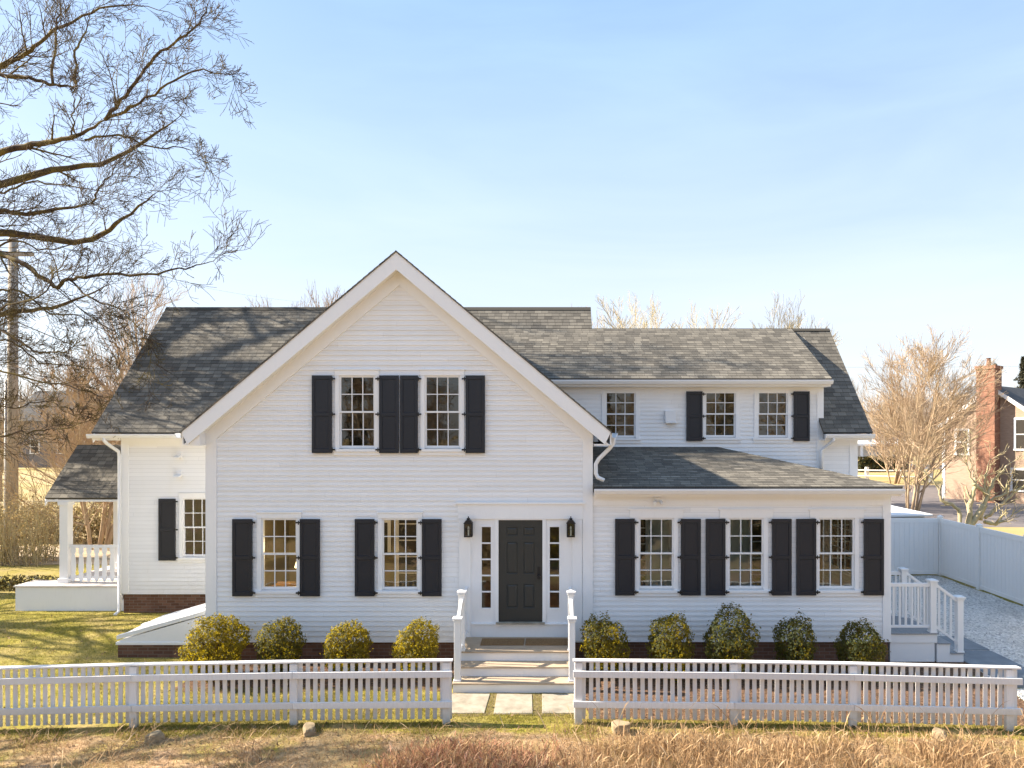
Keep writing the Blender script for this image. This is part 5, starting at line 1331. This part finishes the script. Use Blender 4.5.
# interior furnishings seen through the panes
lt = thing('console_table', 'narrow brown table inside the left gable window', 'table', (-5.7, 1.5, .52))
obj('tabletop', MB().box(-.5, .5, -.22, .22, .72, .76), M['intfloor'], lt)
for x in (-.45, .45):
    for y in (-.17, .17): obj('leg', MB().box(x - .025, x + .025, y - .025, y + .025, 0, .72), M['intfloor'], lt)
M['shade'] = mat('lamp_shade', (.8, .7, .5), .8); n = N(M['shade']); n.b.inputs['Emission Color'].default_value = (1, .72, .36, 1); n.b.inputs['Emission Strength'].default_value = 2.2
lm = thing('table_lamp', 'lit table lamp glowing inside the left gable window', 'lamp', (-5.55, 1.5, 1.28))
obj('lamp_base', MB().lathe([(.09, 0), (.09, .02), (.04, .06), (.07, .18), (.015, .32), (.015, .4)], (0, 0, 0.001), 12), M['white'], lm, True)
obj('lamp_shade', MB().lathe([(.2, .38), (.13, .64)], (0, 0, 0), 16), M['shade'], lm, True)
ld = bpy.data.lights.new('lamp_light', 'POINT'); ld.energy = 34; ld.color = (1, .78, .5); ld.shadow_soft_size = .12
lo = bpy.data.objects.new('lamp_light', ld); COL.objects.link(lo); lo.parent = lm; lo.location = (0, 0, .85)
for px, lab in ((656.5, 'white curved-back armchair behind the first window of the low wing'), (747, 'white curved-back armchair behind the middle window of the low wing')):
    x = (px - PX) * 14.7 / F; a = thing('armchair', lab, 'chair', (x, .8, .52), 'armchairs inside the low wing')
    bk_ = MB(); n_ = 14
    for i in range(n_):
        t0, t1 = math.pi * (i / n_), math.pi * ((i + 1) / n_)
        p0 = (-.36 * math.cos(t0), -.3 * math.sin(t0) + .1); p1 = (-.36 * math.cos(t1), -.3 * math.sin(t1) + .1); z = lambda t: .78 + .16 * math.sin(t)
        bk_.add([(p0[0], p0[1], .4), (p1[0], p1[1], .4), (p1[0], p1[1], z(t1)), (p0[0], p0[1], z(t0)), (p0[0] * .9, p0[1] * .9 + .02, .4), (p1[0] * .9, p1[1] * .9 + .02, .4), (p1[0] * .9, p1[1] * .9 + .02, z(t1)), (p0[0] * .9, p0[1] * .9 + .02, z(t0))], [(0, 1, 2, 3), (4, 7, 6, 5), (3, 2, 6, 7)])
    obj('backrest', bk_, M['white'], a); obj('seat', MB().box(-.33, .33, -.2, .4, .34, .46), M['white'], a, bevel=.03)
    for sx in (-.28, .28):
        for sy in (-.15, .35): obj('leg', MB().box(sx - .025, sx + .025, sy - .025, sy + .025, 0, .339), M['intfloor'], a)

# ------------------------------------------------------------------ light, sky, camera
sl = bpy.data.lights.new('sun', 'SUN'); sl.energy = 5.0; sl.angle = R(.5); sl.color = (1, .885, .72)
so = bpy.data.objects.new('sun', sl); COL.objects.link(so); so.rotation_euler = (-to_sun).to_track_quat('-Z', 'Y').to_euler(); so.location = (-30, 0, 30)
VEIL0, VEIL1 = -.07, .17
w = bpy.data.worlds.new('World'); scn.world = w; w.use_nodes = True
t = w.node_tree; bgn = t.nodes['Background']
sky = t.nodes.new('ShaderNodeTexSky'); sky.sky_type = 'NISHITA'; sky.sun_disc = False; sky.sun_elevation = EL; sky.sun_rotation = math.atan2(to_sun.x, to_sun.y)
sky.air_density = 1.0; sky.dust_density = 1.2; sky.ozone_density = 2.0; sky.altitude = 0
# a thin high veil of cirrus over the clear sky
tc = t.nodes.new('ShaderNodeTexCoord'); mp = t.nodes.new('ShaderNodeMapping'); mp.inputs['Scale'].default_value = (1.2, 2.5, 7.0); mp.inputs['Rotation'].default_value = (0, .25, .3)
t.links.new(tc.outputs['Generated'], mp.inputs[0])
nzw = t.nodes.new('ShaderNodeTexNoise'); nzw.inputs['Scale'].default_value = 1.3; nzw.inputs['Detail'].default_value = 6; nzw.inputs['Roughness'].default_value = .55; nzw.inputs['Distortion'].default_value = .4
t.links.new(mp.outputs[0], nzw.inputs['Vector'])
rp = t.nodes.new('ShaderNodeMapRange'); rp.inputs[1].default_value = .35; rp.inputs[2].default_value = .75; rp.inputs[3].default_value = VEIL0; rp.inputs[4].default_value = VEIL1
t.links.new(nzw.outputs[0], rp.inputs[0])
sz = t.nodes.new('ShaderNodeSeparateXYZ'); t.links.new(tc.outputs['Generated'], sz.inputs[0])
el = t.nodes.new('ShaderNodeMapRange'); el.inputs[1].default_value = .02; el.inputs[2].default_value = .55; el.inputs[3].default_value = .78; el.inputs[4].default_value = .50
t.links.new(sz.outputs[2], el.inputs[0])
av = t.nodes.new('ShaderNodeMath'); av.operation = 'ADD'; av.use_clamp = True; t.links.new(el.outputs[0], av.inputs[0]); t.links.new(rp.outputs[0], av.inputs[1])
vc = t.nodes.new('ShaderNodeValToRGB'); vc.color_ramp.elements[0].position = .0; vc.color_ramp.elements[0].color = (5.0, 4.95, 5.05, 1); vc.color_ramp.elements[1].position = .55; vc.color_ramp.elements[1].color = (2.6, 4.0, 6.1, 1)
t.links.new(sz.outputs[2], vc.inputs[0])
mxw = t.nodes.new('ShaderNodeMix'); mxw.data_type = 'RGBA'; t.links.new(vc.outputs[0], mxw.inputs[7])
t.links.new(av.outputs[0], mxw.inputs[0]); t.links.new(sky.outputs[0], mxw.inputs[6]); t.links.new(mxw.outputs[2], bgn.inputs[0])
bgn.inputs[1].default_value = .075
cam = bpy.data.cameras.new('camera'); co = bpy.data.objects.new('camera', cam); COL.objects.link(co)
co.location = (0, CAMY, CAMZ); co.rotation_euler = (R(90), 0, 0); cam.lens = 24; cam.sensor_width = 36
cam.shift_x = (512 - PX) / 1024; cam.shift_y = (PY - 384) / 1024; cam.clip_start = .1; cam.clip_end = 4000
scn.camera = co
vs = scn.view_settings; vs.view_transform = 'Standard'; vs.look = 'None'; vs.exposure = 1.63; vs.gamma = 1; vs.use_curve_mapping = False
scn.render.engine = 'CYCLES'; scn.cycles.max_bounces = 8; scn.cycles.transparent_max_bounces = 12; scn.cycles.use_denoising = True
